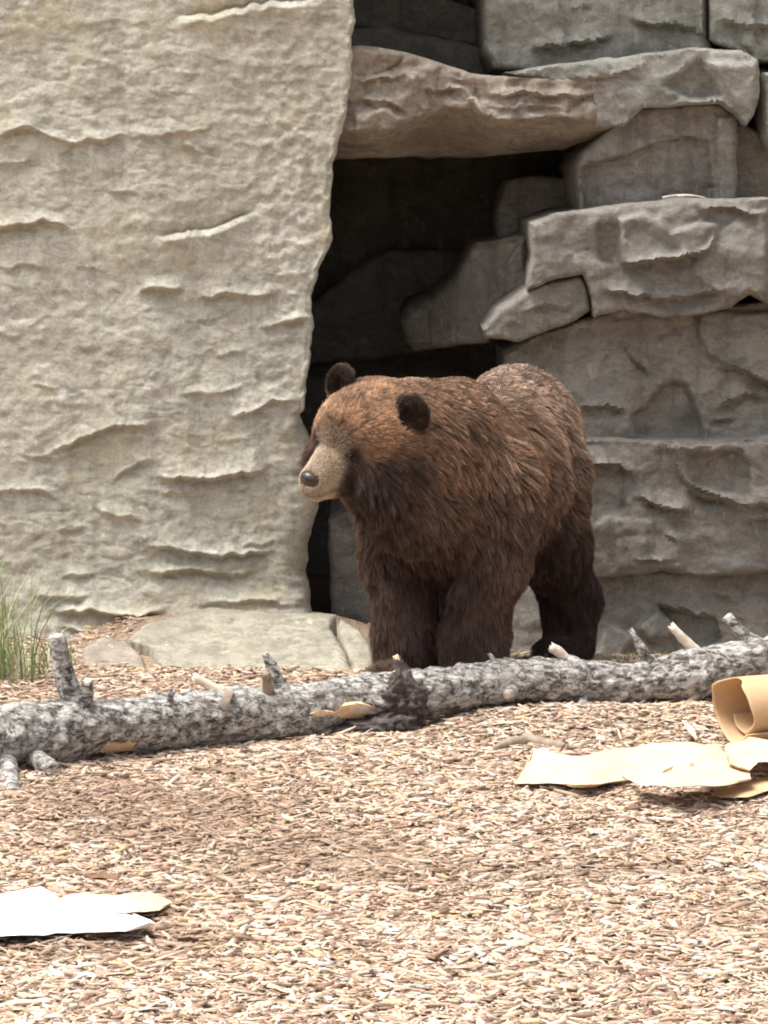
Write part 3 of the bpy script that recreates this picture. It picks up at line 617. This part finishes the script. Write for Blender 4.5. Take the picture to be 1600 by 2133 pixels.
def make_fur(N=255000):
    me = body_me; me.calc_loop_triangles(); nt = len(me.loop_triangles)
    tv = np.zeros(nt * 3, np.int32); me.loop_triangles.foreach_get('vertices', tv); tv = tv.reshape(-1, 3)
    vn = np.zeros(len(me.vertices) * 3, np.float32); me.vertices.foreach_get('normal', vn); vn = vn.reshape(-1, 3)
    A, B_, C__ = co[tv[:, 0]], co[tv[:, 1]], co[tv[:, 2]]; ar = np.linalg.norm(np.cross(B_ - A, C__ - A), axis=1)
    cen = (A + B_ + C__) / 3; hw = ss((B2H(cen)[:, 0] + .20) / .12) * (cen[:, 0] > .6)
    w = ar * (1 + 2.2 * hw + 5 * hw * ss((B2H(cen)[:, 0] - .08) / .06)); w /= w.sum()
    t = RNG.choice(nt, N, p=w); r1 = np.sqrt(RNG.random(N)); r2 = RNG.random(N)
    wa, wb, wc = (1 - r1)[:, None], (r1 * (1 - r2))[:, None], (r1 * r2)[:, None]
    p = A[t] * wa + B_[t] * wb + C__[t] * wc; nr = vn[tv[t, 0]] * wa + vn[tv[t, 1]] * wb + vn[tv[t, 2]] * wc
    nr /= np.linalg.norm(nr, axis=1)[:, None] + 1e-9
    h = B2H(p); keep = np.ones(N, bool)
    for e_ in EYES: keep &= np.linalg.norm(p - e_, axis=1) > .0165
    hn = h - np.array((.284, 0, -.074)); keep &= (np.linalg.norm(hn / np.array((.028, .040, .030)), axis=1) > 1)
    keep &= p[:, 2] > .02
    p, nr, h = p[keep], nr[keep], h[keep]; n = len(p)
    isH = ss((h[:, 0] + .19) / .10) * (p[:, 0] > .6)
    leg = ss((.66 - p[:, 2]) / .22) * (1 - isH)
    muz = ss((h[:, 0] - .125) / .06) * isH
    brow = isH * ss((h[:, 2] - .02) / .06) * (1 - muz)
    cheek = isH * ss((np.abs(h[:, 1]) - .055) / .05) * ss((.015 - h[:, 2]) / .06) * (1 - .85 * muz)
    earw = np.zeros(n); earf = np.zeros(n)
    for s in (1, -1):
        dd = np.linalg.norm((h - np.array((-.09, .165 * s, .155))) / np.array((.06, .075, .082)), axis=1); earw = np.maximum(earw, ss((1.25 - dd) / .3)); 
    earw *= isH * ss((h[:, 2] - .085) / .03); earf = earw * ss(((nr @ HR)[:, 0] - .05) / .4)
    # direction the coat lies
    fl = np.tile(np.array((-.72, 0, -.70)), (n, 1)); fl[:, 1] += .25 * np.sign(p[:, 1]) * ss((.12 - np.abs(p[:, 1])) / .1)
    fl = fl * (1 - leg[:, None]) + np.array((-.18, 0, -1.0)) * leg[:, None]
    hb = np.array((-1, 0, -.05))[None] + np.stack([h[:, 0] * 0, np.sign(h[:, 1]) * .22 * cheek, -.9 * cheek], -1); hb = hb @ HR.T
    fl = fl * (1 - isH[:, None]) + hb * isH[:, None]
    fl = fl * (1 - earw[:, None]) + (np.array((-.3, 0, 1.0)) @ HR.T) * earw[:, None]
    q = p * 7; swirl = np.stack([fbm(q + 10 * k, 2, 100 + k) for k in range(3)], -1); fl = fl + swirl * (.42 * (1 - .75 * isH))[:, None]
    fl = fl - nr * np.sum(fl * nr, 1)[:, None]; fl /= np.linalg.norm(fl, axis=1)[:, None] + 1e-6
    lift = .42 * (1 - isH) * (1 - .3 * leg) + isH * (.50 + .22 * cheek + .1 * muz) + .2 * earw
    D = fl + nr * lift[:, None]; D /= np.linalg.norm(D, axis=1)[:, None]
    L = .058 * (1 - leg) * (1 - isH) + .048 * leg + isH * (.028 + .032 * cheek * (1 - muz) - .019 * muz) * (1 - .2 * earw)
    L = L + .022 * ss((p[:, 0] - .40) / .2) * (1 - isH) * (1 - leg) * ss((.98 - p[:, 2]) / .2)      # longer ruff on neck and throat
    L = L * (1 - .35 * ss((p[:, 2] - 1.05) / .12) * (1 - isH)) * np.where(RNG.random(n) < .07, 1.35, RNG.uniform(.7, 1.15, n)) * (1 + .25 * fbm(p * 14, 2, 120))
    eyd = np.min([np.linalg.norm((p - e_), axis=1) for e_ in EYES], 0); L = L * (.50 + .50 * ss((eyd - .008) / .03))
    K = 6; T = np.linspace(0, 1, K)
    jit = RNG.normal(0, 1, (n, 3)) * .16
    S = p[:, None] - nr[:, None] * (.003 * (1 - isH))[:, None, None] + L[:, None, None] * (T[None, :, None] * (D + jit * (.5))[:, None] + (T ** 2)[None, :, None] * np.array((0, 0, -.22)) + (np.sin(T * 5)[None, :, None] * (RNG.normal(0, .06, (n, 1, 3)))))
    # locks: strands lean to the tip of a guide strand near them
    ng = 11000; gi = RNG.choice(n, ng, replace=False); kd = kdtree.KDTree(ng)
    for i, g_ in enumerate(gi): kd.insert(Vector(p[g_]), i)
    kd.balance()
    near = np.array([kd.find(Vector(x))[1] for x in p]); G_ = S[gi[near]]
    cl = (.62 * (1 - isH) * (1 - .35 * leg) + isH * (.30 + .35 * cheek)) * RNG.uniform(.6, 1.1, n); cl = np.clip(cl * (1 - muz) * (1 - .6 * earw), 0, .85)
    kk = (T ** 1.2)[None, :, None] * cl[:, None, None]; S = S * (1 - kk) + (G_ + (p - p[gi[near]])[:, None] * .22) * kk
    ng2 = 1800; gi2 = RNG.choice(n, ng2, replace=False); kd2 = kdtree.KDTree(ng2)
    for i, g_ in enumerate(gi2): kd2.insert(Vector(p[g_]), i)
    kd2.balance(); near2 = np.array([kd2.find(Vector(x))[1] for x in p])
    kk = (T ** 1.3)[None, :, None] * (.30 * (1 - isH) * (1 - .4 * leg))[:, None, None]; S = S * (1 - kk) + (S[gi2[near2]] + (p - p[gi2[near2]])[:, None] * .45) * kk
    # colours of the coat, with light and shade painted across the face
    C = lambda *c_: np.array(c_)
    f1 = fbm(p * 4.5, 3, 140)[:, None]; f2 = fbm(p * 16, 2, 150)[:, None]; gv = RNG.normal(0, .15, ng)[near][:, None] + RNG.normal(0, .07, ng2)[near2][:, None]
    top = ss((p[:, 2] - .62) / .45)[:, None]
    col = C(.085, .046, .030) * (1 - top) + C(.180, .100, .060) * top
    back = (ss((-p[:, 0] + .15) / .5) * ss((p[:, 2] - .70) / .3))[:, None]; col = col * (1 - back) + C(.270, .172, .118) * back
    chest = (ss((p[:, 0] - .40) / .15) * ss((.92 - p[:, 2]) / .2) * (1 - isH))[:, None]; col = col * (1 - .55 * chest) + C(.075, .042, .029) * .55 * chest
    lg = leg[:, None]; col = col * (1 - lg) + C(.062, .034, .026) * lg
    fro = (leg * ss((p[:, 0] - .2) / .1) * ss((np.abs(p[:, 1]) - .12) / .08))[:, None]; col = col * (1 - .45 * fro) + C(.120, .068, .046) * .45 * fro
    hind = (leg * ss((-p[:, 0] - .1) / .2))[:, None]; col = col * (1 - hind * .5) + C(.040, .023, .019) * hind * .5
    hd = isH[:, None]; hw_ = h + np.stack([fbm(p * 9 + 5 * k, 3, 171 + k) for k in range(3)], -1) * .030; cheek = ss((np.abs(hw_[:, 1]) - .035) / .06) * ss((.065 - hw_[:, 2]) / .12) * ss((hw_[:, 0] + .24) / .26) * ss((.20 - hw_[:, 0]) / .06) * ss((p[:, 0] - .62) / .12) * np.where(h[:, 1] < 0, .35, 1); col = col * (1 - hd) + C(.115, .065, .042) * hd  # lit side painted in: dark cheek weaker on the bear's right
    bw = (isH * (1 - muz) * ss((hw_[:, 2] + .03) / .12))[:, None]; col = col * (1 - bw) + C(.275, .150, .082) * bw
    ck = cheek[:, None]; col = col * (1 - .86 * ck) + C(.042, .025, .020) * .86 * ck
    eyep = np.min([np.linalg.norm((p - e_), axis=1) for e_ in EYES], 0); ed = (ss((.050 - eyep) / .026))[:, None]; col = col * (1 - .85 * ed) + C(.030, .018, .015) * .85 * ed
    mz = (muz * ss((h[:, 0] - .135) / .05) * ss((.075 - np.abs(h[:, 1])) / .02 + .4))[:, None]; col = col * (1 - mz) + C(.440, .315, .212) * mz
    lip = (muz * np.exp(-((h[:, 2] + .130) / .009) ** 2))[:, None]; col = col * (1 - .45 * lip) + C(.03, .02, .018) * .45 * lip
    sidem = (isH * ss((h[:, 1] - .030) / .03) * ss((.195 - h[:, 0]) / .05) * ss((hw_[:, 0] + .02) / .13) * ss((.04 - hw_[:, 2]) / .08))[:, None]; col = col * (1 - .8 * sidem) + C(.038, .024, .02) * .8 * sidem  # shade painted on the left side of the muzzle only
    er = earw[:, None]; col = col * (1 - er) + C(.070, .038, .026) * er; ef = earf[:, None]; col = col * (1 - .75 * ef) + C(.025, .015, .012) * .75 * ef
    col = col * 1.36 * np.array((.93, 1.03, 1.14))
    nv = (1 - .8 * mz)
    col = col * np.clip(1 + (f1 * .30 + f2 * .22 + gv * 1.5) * nv, .35, 1.9) * RNG.uniform(.6, 1.4, (n, 1))
    gh = (RNG.random(n) < .07)[:, None] * (1 - isH)[:, None] * ss((p[:, 2] - .45) / .3)[:, None]; col = col * (1 + 1.5 * gh)
    col = col * (1 + 1.3 * (RNG.random(n) < .12)[:, None] * ck) * (1 + .45 * ck * np.clip(fbm(p * 26, 2, 190), -1, 1)[:, None])
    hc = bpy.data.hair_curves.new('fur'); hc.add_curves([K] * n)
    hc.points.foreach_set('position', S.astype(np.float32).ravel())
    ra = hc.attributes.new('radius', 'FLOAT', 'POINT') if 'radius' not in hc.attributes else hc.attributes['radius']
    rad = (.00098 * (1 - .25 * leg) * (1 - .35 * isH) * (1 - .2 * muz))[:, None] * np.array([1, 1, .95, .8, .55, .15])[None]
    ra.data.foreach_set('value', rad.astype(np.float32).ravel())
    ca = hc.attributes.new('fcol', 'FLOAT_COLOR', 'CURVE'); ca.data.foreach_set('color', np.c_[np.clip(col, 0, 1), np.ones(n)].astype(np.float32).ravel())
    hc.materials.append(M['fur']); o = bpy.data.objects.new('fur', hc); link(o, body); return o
fur = make_fur()

# ------------------------------------------------------------------ fallen log
LOGP = np.array([(-520, 1600, 84, 9.6), (-150, 1556, 76, 9.95), (0, 1537, 66, 10.1), (100, 1531, 67, 10.2), (200, 1513, 60, 10.3), (300, 1507, 60, 10.4), (400, 1500, 62, 10.48), (500, 1490, 59, 10.55), (600, 1486, 58, 10.62), (700, 1457, 47, 10.7),
                 (800, 1449, 45, 10.78), (900, 1447, 50, 10.86), (1000, 1426, 46, 10.95), (1100, 1418, 46, 11.03), (1200, 1422, 46, 11.1), (1300, 1421, 44, 11.17), (1390, 1416, 46, 11.23), (1450, 1405, 54, 11.27), (1500, 1394, 49, 11.3), (1600, 1368, 42, 11.38), (1800, 1332, 40, 11.52), (2150, 1286, 30, 11.8)], float)
LOGP[:, 3] -= .10
def log_at(px):
    i = [np.interp(px, LOGP[:, 0], LOGP[:, k]) for k in (1, 2, 3)]; return i
def tube(pts, rad, nseg, amp=0, seed=0, freq=20., cap=True, end_jag=0., stretch=(1, 1, 1)):
    pts = np.array(pts, float); rad = np.array(rad, float); n = len(pts)
    tg = np.gradient(pts, axis=0); tg /= np.linalg.norm(tg, axis=1)[:, None]
    ref = np.array((0, 0, 1.)) if abs(tg[0][2]) < .8 else np.array((1., 0, 0))
    u = np.cross(tg, ref); u /= np.linalg.norm(u, axis=1)[:, None]; w = np.cross(u, tg)
    a = np.linspace(0, 2 * math.pi, nseg, endpoint=False)
    dirv = u[:, None] * np.cos(a)[None, :, None] + w[:, None] * np.sin(a)[None, :, None]
    base = pts[:, None] + dirv * rad[:, None, None]
    flat = base.reshape(-1, 3) * np.array(stretch)
    if amp:
        dsp = (fbm(flat * freq * .3, 3, seed) * amp * 1.3 + np.abs(fbm(flat * freq, 3, seed + 7)) * amp - amp * .3).reshape(n, nseg); base = base + dirv * dsp[..., None]
    if end_jag: base[-1] += tg[-1] * (RNG.uniform(-1, 1, nseg) * end_jag)[:, None]
    V = base.reshape(-1, 3); ix = np.arange(n * nseg).reshape(n, nseg); nx_ = np.roll(ix, -1, 1)
    F = [tuple(q) for q in np.stack([ix[:-1], nx_[:-1], nx_[1:], ix[1:]], -1).reshape(-1, 4)]
    if cap:
        V = np.concatenate([V, [base[0].mean(0), base[-1].mean(0) - tg[-1] * end_jag]]); c0, c1 = len(V) - 2, len(V) - 1
        for j in range(nseg): F.append((int(ix[0, (j + 1) % nseg]), int(ix[0, j]), c0)); F.append((int(ix[-1, j]), int(ix[-1, (j + 1) % nseg]), c1))
    return V, F
log = empty('fallen_log', (0, 10.75, 0)); tag(log, 'long fallen tree trunk with weathered grey bark and broken branch stubs', 'log')
ux = np.concatenate([np.arange(-520, -100, 12.), np.arange(-100, 1700, 3.2), np.arange(1700, 2151, 12.)])
cy, cr, cY = log_at(ux); k_ = np.ones(21) / 21.
sm_ = lambda a: np.convolve(np.pad(a, 10, mode='edge'), k_, 'valid')
pts = P(ux, sm_(cy), sm_(cY)); rad = sm_(cr) / FPX * sm_(cY) * 1.0
v, f = tube(pts, rad, 72, .014, 200, 24., stretch=(.7, 1, 1))
trunk = mobj('trunk', v, f, M['bark'], log)
def stub(a, b, r0, r1, mat='bark', dYa=0., dYb=0., name='branch_stub', n=9, amp=.004, bendp=(0, 0), tipmat=None, jag=.008, seed=None):
    Ya = float(log_at(a[0])[2]) + dYa; Yb = float(log_at(a[0])[2]) + dYb
    t = np.linspace(0, 1, n); px = a[0] + (b[0] - a[0]) * t + bendp[0] * np.sin(t * math.pi); py = a[1] + (b[1] - a[1]) * t + bendp[1] * np.sin(t * math.pi)
    pp = P(px, py, Ya + (Yb - Ya) * t); rr = (r0 + (r1 - r0) * t ** .7) / FPX * Ya
    v, f = tube(pp, rr, 16, amp, seed or random.randint(0, 999), 45., True, jag)
    o = mobj(name, v, f, M[mat], log)
    if tipmat:
        vv, ff = tube(pp[-3:] + (pp[-1] - pp[-2]) * .12, rr[-3:] * .82, 12, .002, 5, 40., True, jag * .8); mobj('broken_tip', vv, ff, M[tipmat], o)
    return o
stub((160, 1480), (118, 1325), 30, 17, dYb=-.02, tipmat='pale_wood', bendp=(-6, 0)); stub((175, 1465), (182, 1418), 18, 13, dYa=-.04, dYb=-.06, tipmat='pale_wood')
stub((480, 1452), (403, 1410), 17, 9, 'pink_wood', 0, -.02); stub((590, 1455), (552, 1362), 30, 7, bendp=(6, 4), tipmat='pale_wood')
stub((560, 1440), (553, 1400), 13, 9, 'stick', -.04, -.08); stub((845, 1420), (826, 1368), 26, 8, 'burl', 0, 0, tipmat='raw_wood')
stub((1040, 1395), (1018, 1362), 9, 6); stub((1195, 1392), (1148, 1347), 13, 9, 'pale_wood', bendp=(0, -6)); stub((1352, 1392), (1314, 1312), 22, 5, bendp=(6, 4))
stub((1462, 1372), (1397, 1303), 15, 7, 'pale_wood'); stub((1590, 1352), (1514, 1284), 20, 11, tipmat='pale_wood', bendp=(-3, 5))
stub((1068, 1436), (1060, 1446), 17, 14, 'bark', -.05, -.12, tipmat='pale_wood'); stub((60, 1572), (112, 1606), 26, 19, 'bark', -.05, -.22, tipmat='pale_wood'); stub((10, 1580), (28, 1668), 30, 15, 'bark', -.06, -.50, tipmat='pale_wood')
stub((1212, 1455), (1216, 1512), 15, 5, 'bark', -.05, -.26); stub((1462, 1440), (1408, 1492), 10, 7, 'stick', -.06, -.20); stub((850, 1510), (800, 1556), 10, 6, 'stick', -.08, -.32)
stub((690, 1532), (620, 1538), 20, 14, 'bark', -.03, -.08, amp=.01); stub((350, 1470), (358, 1440), 10, 7, 'bark', -.06, -.08)
# dark swollen knot and places where the bark is torn off
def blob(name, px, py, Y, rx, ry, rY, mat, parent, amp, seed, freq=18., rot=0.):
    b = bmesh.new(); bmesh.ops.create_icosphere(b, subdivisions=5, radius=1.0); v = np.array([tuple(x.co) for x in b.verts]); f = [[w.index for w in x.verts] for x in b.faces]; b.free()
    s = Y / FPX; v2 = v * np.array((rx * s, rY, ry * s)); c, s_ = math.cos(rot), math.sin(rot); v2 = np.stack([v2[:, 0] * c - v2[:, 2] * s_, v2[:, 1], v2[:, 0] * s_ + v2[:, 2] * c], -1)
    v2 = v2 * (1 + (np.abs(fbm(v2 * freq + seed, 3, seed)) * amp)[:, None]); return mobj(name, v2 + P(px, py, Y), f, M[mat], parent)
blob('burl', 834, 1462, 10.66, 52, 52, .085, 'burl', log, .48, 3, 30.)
blob('hollow_shade', 775, 1516, 10.58, 85, 20, .07, 'burl', log, .6, 8, 24., .16)  # dark lump shaped to stand for the shade in the hollow under the log
def plate(name, poly, Yf, th, mat, parent=None, seed=0, amp=.004, curl=None, loc=None, step=8.):
    """a torn flat piece with real thickness, laid out from photograph pixels"""
    v, f = block_mesh(poly, Yf, step=step, depth=th, bev=5, bevd=.002, seed=seed, amp=amp, wig=1.8)
    if curl is not None: v = curl(v)
    if parent is None: loc = tuple(np.array((v[:, 0].mean(), v[:, 1].mean(), v[:, 2].min())))
    o = mobj(name, v, f, M[mat], parent, loc=loc); bm = bmesh.new(); bm.from_mesh(o.data); bmesh.ops.recalc_face_normals(bm, faces=bm.faces)
    for e in bm.edges:
        if len(e.link_faces) == 2 and e.calc_face_angle(0) > .7: e.smooth = False
    bm.to_mesh(o.data); bm.free(); return o
def logfront(x, y):
    c0, r, Y0 = log_at(x); s = np.clip((y - c0) / r, -.97, .97); return Y0 - np.sqrt(1 - s * s) * r / FPX * Y0 * .99 - .034
near_ = lambda k: (lambda x, y: logfront(x, y) + k)
plate('torn_wood', [(646, 1487), (668, 1478), (698, 1483), (714, 1470), (748, 1465), (780, 1471), (768, 1479), (790, 1485), (752, 1489), (764, 1497), (704, 1494), (688, 1488), (662, 1493)], near_(.004), .04, 'raw_wood', log, 41, .012, step=5.)
plate('torn_wood', [(724, 1476), (744, 1470), (776, 1474), (764, 1480), (782, 1485), (742, 1487)], near_(.002), .02, 'pale_wood', log, 46, .01, step=4.)
plate('torn_wood', [(206, 1560), (222, 1548), (250, 1552), (270, 1543), (292, 1549), (276, 1556), (288, 1562), (250, 1566), (228, 1574)], near_(.012), .03, 'raw_wood', log, 42, .012, step=5.)
plate('bark_flake', [(655, 1500), (700, 1502), (708, 1522), (668, 1548), (640, 1540)], lambda x, y: logfront(x, y) - .015, .012, 'bark', log, 44, .01)
plate('bark_flake', [(455, 1470), (470, 1440), (488, 1440), (470, 1482)], lambda x, y: logfront(x, y) + .012, .02, 'stick', log, 45, .006)

# ------------------------------------------------------------------ torn cardboard, paper and sticks on the mulch
def on_ground(lift=.012, slope=0.0):
    def fn(x, y):
        Y = 2.1 * FPX / (y - 351.0)
        for k in range(10): p = P(x, y, Y); Y = Y + (p[:, 2] - gz(p[:, 0], p[:, 1]) - lift - (slope(x, y) if callable(slope) else slope)) * 4.0
        return Y
    return fn
def sheet(name, label, cat, poly, mat, seed, lift=.014, slope=0., th=.006, group=None):
    sl = lambda x, y: (slope(x, y) if callable(slope) else slope) + .005 * fbm(np.c_[x / 60., y / 18., x * 0 + seed], 3, seed) + .004 * np.abs(noise(np.c_[x / 90. + y / 60., y / 40., x * 0], seed))
    fn = on_ground(lift, sl)
    v, f = block_mesh(poly, fn, step=7., depth=th, ext='down', bev=3, bevd=.0, seed=seed, amp=.0, wig=2.2)
    n_ = (len(v)); v = v.copy(); loc = (float(v[:, 0].mean()), float(v[:, 1].mean()), float(v[:, 2].min()))
    o = mobj(name, v, f, M[mat], None, loc=loc); bm = bmesh.new(); bm.from_mesh(o.data); bmesh.ops.recalc_face_normals(bm, faces=bm.faces)
    for e in bm.edges:
        if len(e.link_faces) == 2 and e.calc_face_angle(0) > .7: e.smooth = False
    bm.to_mesh(o.data); bm.free(); return tag(o, label, cat, group)
sheet('cardboard_sheet', 'long torn sheet of pale cardboard lying flat beside the rolled cardboard', 'cardboard', [(1072, 1632), (1098, 1590), (1112, 1566), (1150, 1574), (1200, 1580), (1300, 1560), (1400, 1548), (1500, 1556), (1520, 1580), (1400, 1600), (1330, 1622), (1250, 1634), (1180, 1632)], 'cardboard_pale', 51, .038, lambda x, y: .012 * np.sin(x / 37.))
sheet('cardboard_flap', 'curled cardboard flap with a dark edge lying on the pale torn sheet', 'cardboard', [(1292, 1612), (1330, 1626), (1400, 1604), (1500, 1588), (1560, 1600), (1562, 1622), (1500, 1636), (1400, 1638), (1330, 1634)], 'cardboard_pale', 52, .055, lambda x, y: .028 * ss((x - 1300) / 120.) - .02 * np.sin(x / 60.))
sheet('cardboard_piece', 'bright bent cardboard piece in front of the open end of the roll', 'cardboard', [(1516, 1552), (1560, 1540), (1640, 1548), (1760, 1552), (1770, 1590), (1650, 1584), (1580, 1588), (1562, 1606), (1520, 1590)], 'cardboard_pale', 53, .075, lambda x, y: .03 * np.sin((y - 1540) / 22.))
sheet('cardboard_scrap', 'small narrow cardboard scrap lying below the curled flap', 'cardboard', [(1488, 1648), (1540, 1640), (1600, 1622), (1680, 1612), (1700, 1628), (1600, 1646), (1560, 1660), (1500, 1662)], 'cardboard', 54, .030, 0.)
sheet('paper_sheet', 'large torn white paper sheet lying flat on the mulch', 'paper', [(-260, 1890), (-80, 1876), (0, 1872), (80, 1860), (110, 1872), (135, 1892), (200, 1898), (262, 1904), (310, 1922), (262, 1940), (100, 1946), (0, 1950), (-240, 1962)], 'paper', 55, .036, lambda x, y: .010 * np.sin(x / 41. + y / 30.))
sheet('cardboard_strip', 'torn tan cardboard strip tucked behind the white paper sheet', 'cardboard', [(130, 1880), (150, 1872), (240, 1868), (310, 1862), (354, 1880), (318, 1896), (240, 1904), (170, 1900)], 'cardboard_pale', 56, .034, lambda x, y: .012 * np.sin(x / 33.))
sheet('bark_chip', 'small curled dark brown bark chip on the mulch behind the white paper', 'bark', [(178, 1822), (205, 1815), (222, 1820), (250, 1818), (246, 1830), (215, 1829), (190, 1829)], 'bark_curl', 57, .016, 0.)
# rolled cardboard
def roll():
    c0 = G(1556, 1560); n, m = 46, 60; V = []; F = []
    ax = np.array((.93, .34, .02)); ax /= np.linalg.norm(ax); up = np.array((0, 0, 1.)); sd_ = np.cross(up, ax); sd_ /= np.linalg.norm(sd_); up = np.cross(ax, sd_)
    C0 = np.array(c0) + up * .150 + ax * (-.05)
    for layer, th in ((0, 0.), (1, .006)):
        for i in range(n):
            t = i / (n - 1); a = math.radians(-150) + t * math.radians(490)           # overlaps itself: a loose roll
            r0 = .143 + .020 * (1 - t) * 0 - .030 * t - th; sq = 1 + .10 * math.cos(2 * a)
            for j in range(m):
                s = j / (m - 1); s0 = -.02 + .035 * noise(np.array([[i * .35, 3.3, 0]]), 4)[0] + .05 * t
                x = s0 + (.62 - s0) * s
                r = r0 * sq * (1 + .03 * math.sin(6 * s + a))
                V.append(C0 + ax * x + sd_ * (math.cos(a) * r) + up * (math.sin(a) * r * .96))
    N = n * m; q = lambda l, i, j: l * N + i * m + j
    for i in range(n - 1):
        for j in range(m - 1):
            F.append((q(0, i, j), q(0, i + 1, j), q(0, i + 1, j + 1), q(0, i, j + 1))); F.append((q(1, i, j), q(1, i, j + 1), q(1, i + 1, j + 1), q(1, i + 1, j)))
    for i in range(n - 1): F.append((q(0, i, 0), q(1, i, 0), q(1, i + 1, 0), q(0, i + 1, 0))); F.append((q(0, i, m - 1), q(0, i + 1, m - 1), q(1, i + 1, m - 1), q(1, i, m - 1)))
    for j in range(m - 1): F.append((q(0, 0, j), q(0, 0, j + 1), q(1, 0, j + 1), q(1, 0, j))); F.append((q(0, n - 1, j), q(1, n - 1, j), q(1, n - 1, j + 1), q(0, n - 1, j + 1)))
    V = np.array(V); V[:, 2] -= min(0, V[:, 2].min() - (c0[2] + .004))
    o = mobj('cardboard_roll', V, F, M['cardboard'], None, loc=tuple(c0)); return tag(o, 'brown cardboard rolled into an open tube lying by the log', 'cardboard')
roll()
def stick(label, path, r0, r1, mat='stick', name='stick', lift=.0):
    pp = np.array([G(*q) for q in path]); pp[:, 2] += lift; tt = np.linspace(0, 1, len(pp)); ti = np.linspace(0, 1, 18)
    pp = np.stack([np.interp(ti, tt, pp[:, k]) for k in range(3)], -1); loc = tuple(pp.mean(0)); rr = np.interp(ti, [0, .25, .7, 1], [r0 * .5, r0, r0, r1])
    v, f = tube(pp, rr, 14, .003, random.randint(0, 999), 40., True, .006); return tag(mobj(name, v, f, M[mat], None, loc=loc), label, 'stick')
stick('bent grey brown stick half buried in the mulch behind the cardboard sheet', [(1030, 1566), (1060, 1556), (1100, 1550), (1150, 1558), (1215, 1566)], .022, .008, lift=.012)
stick('thin pale stick lying on the mulch between the log and the white paper', [(150, 1716), (185, 1716), (222, 1718)], .007, .005, 'pale_wood', lift=.008)
stick('thin brown stick leaning on the cardboard sheet near the roll', [(1425, 1530), (1440, 1548), (1452, 1566)], .010, .006, 'pink_wood', lift=.045)

def twig(label, a, b, Y, r0):
    pp = np.array([P(a[0] + (b[0] - a[0]) * t, a[1] + (b[1] - a[1]) * t - 3 * math.sin(3 * t), Y) for t in np.linspace(0, 1, 8)]); loc = tuple(pp.mean(0))
    v, f = tube(pp, np.linspace(r0, r0 * .5, 8), 8, .001, 3, 40.); return tag(mobj('twig', v, f, M['pale_wood'], None, loc=loc), label, 'twig')
twig('longer pale dry twig lying on the wide jutting cliff ledge', (1380, 412), (1446, 407), 12.88, .006)
twig('short pale dry twig beside the longer one on the wide jutting ledge', (1412, 409), (1470, 412), 12.86, .005)
# ------------------------------------------------------------------ grass
def grass(name, label, roots, hmin, hmax, wid, cols, lean=.35):
    V, F, Cc = [], [], []
    for (x, y, z) in roots:
        h = random.uniform(hmin, hmax); a = random.uniform(0, 2 * math.pi); ln = random.gauss(0, lean) * h; w = wid * random.uniform(.6, 1.3)
        dx, dy = math.cos(a), math.sin(a); b0 = len(V); c = np.array(random.choice(cols)) * random.uniform(.75, 1.25)
        for k in range(5):
            t = k / 4.; ww = w * (1 - t) ** .7 + .0004; cx, cy_, cz = x + dx * ln * t * t, y + dy * ln * t * t, z + h * (t - .25 * abs(ln / h) * t * t)
            V += [(cx - dy * ww, cy_ + dx * ww, cz), (cx + dy * ww, cy_ - dx * ww, cz)]; Cc += [c, c]
        for k in range(4): F.append((b0 + 2 * k, b0 + 2 * k + 1, b0 + 2 * k + 3, b0 + 2 * k + 2))
    V = np.array(V); loc = np.array((V[:, 0].mean(), V[:, 1].mean(), V[:, 2].min())); o = big_mesh(name, V - loc, np.array(F), np.array(Cc), M['grass']); o.location = loc; return tag(o, label, 'grass', kind='stuff')
def roots(n, fx, fy):
    r = []
    for k in range(n):
        p = G(fx(), fy()); r.append(tuple(p))
    return r
greens = [(.17, .24, .085), (.25, .33, .13), (.34, .39, .20), (.46, .46, .30), (.50, .46, .33)]
grass('grass', 'green grass tuft growing against the beige wall', roots(420, lambda: random.gauss(-45, 55), lambda: random.uniform(1360, 1430)), .10, .55, .0035, greens, .45)
grass('grass', 'low green weeds creeping from the grass tuft toward the brownish rock', roots(220, lambda: random.uniform(-10, 150), lambda: random.uniform(1375, 1420)), .03, .12, .003, greens, .7)
dry = [(.44, .42, .22), (.52, .47, .28), (.30, .34, .14)]
grass('grass', 'thin dry grass along the foot of the grey cliff behind the log', roots(420, lambda: random.uniform(1040, 1520), lambda: random.uniform(1362, 1386)), .015, .05, .003, dry, .8)
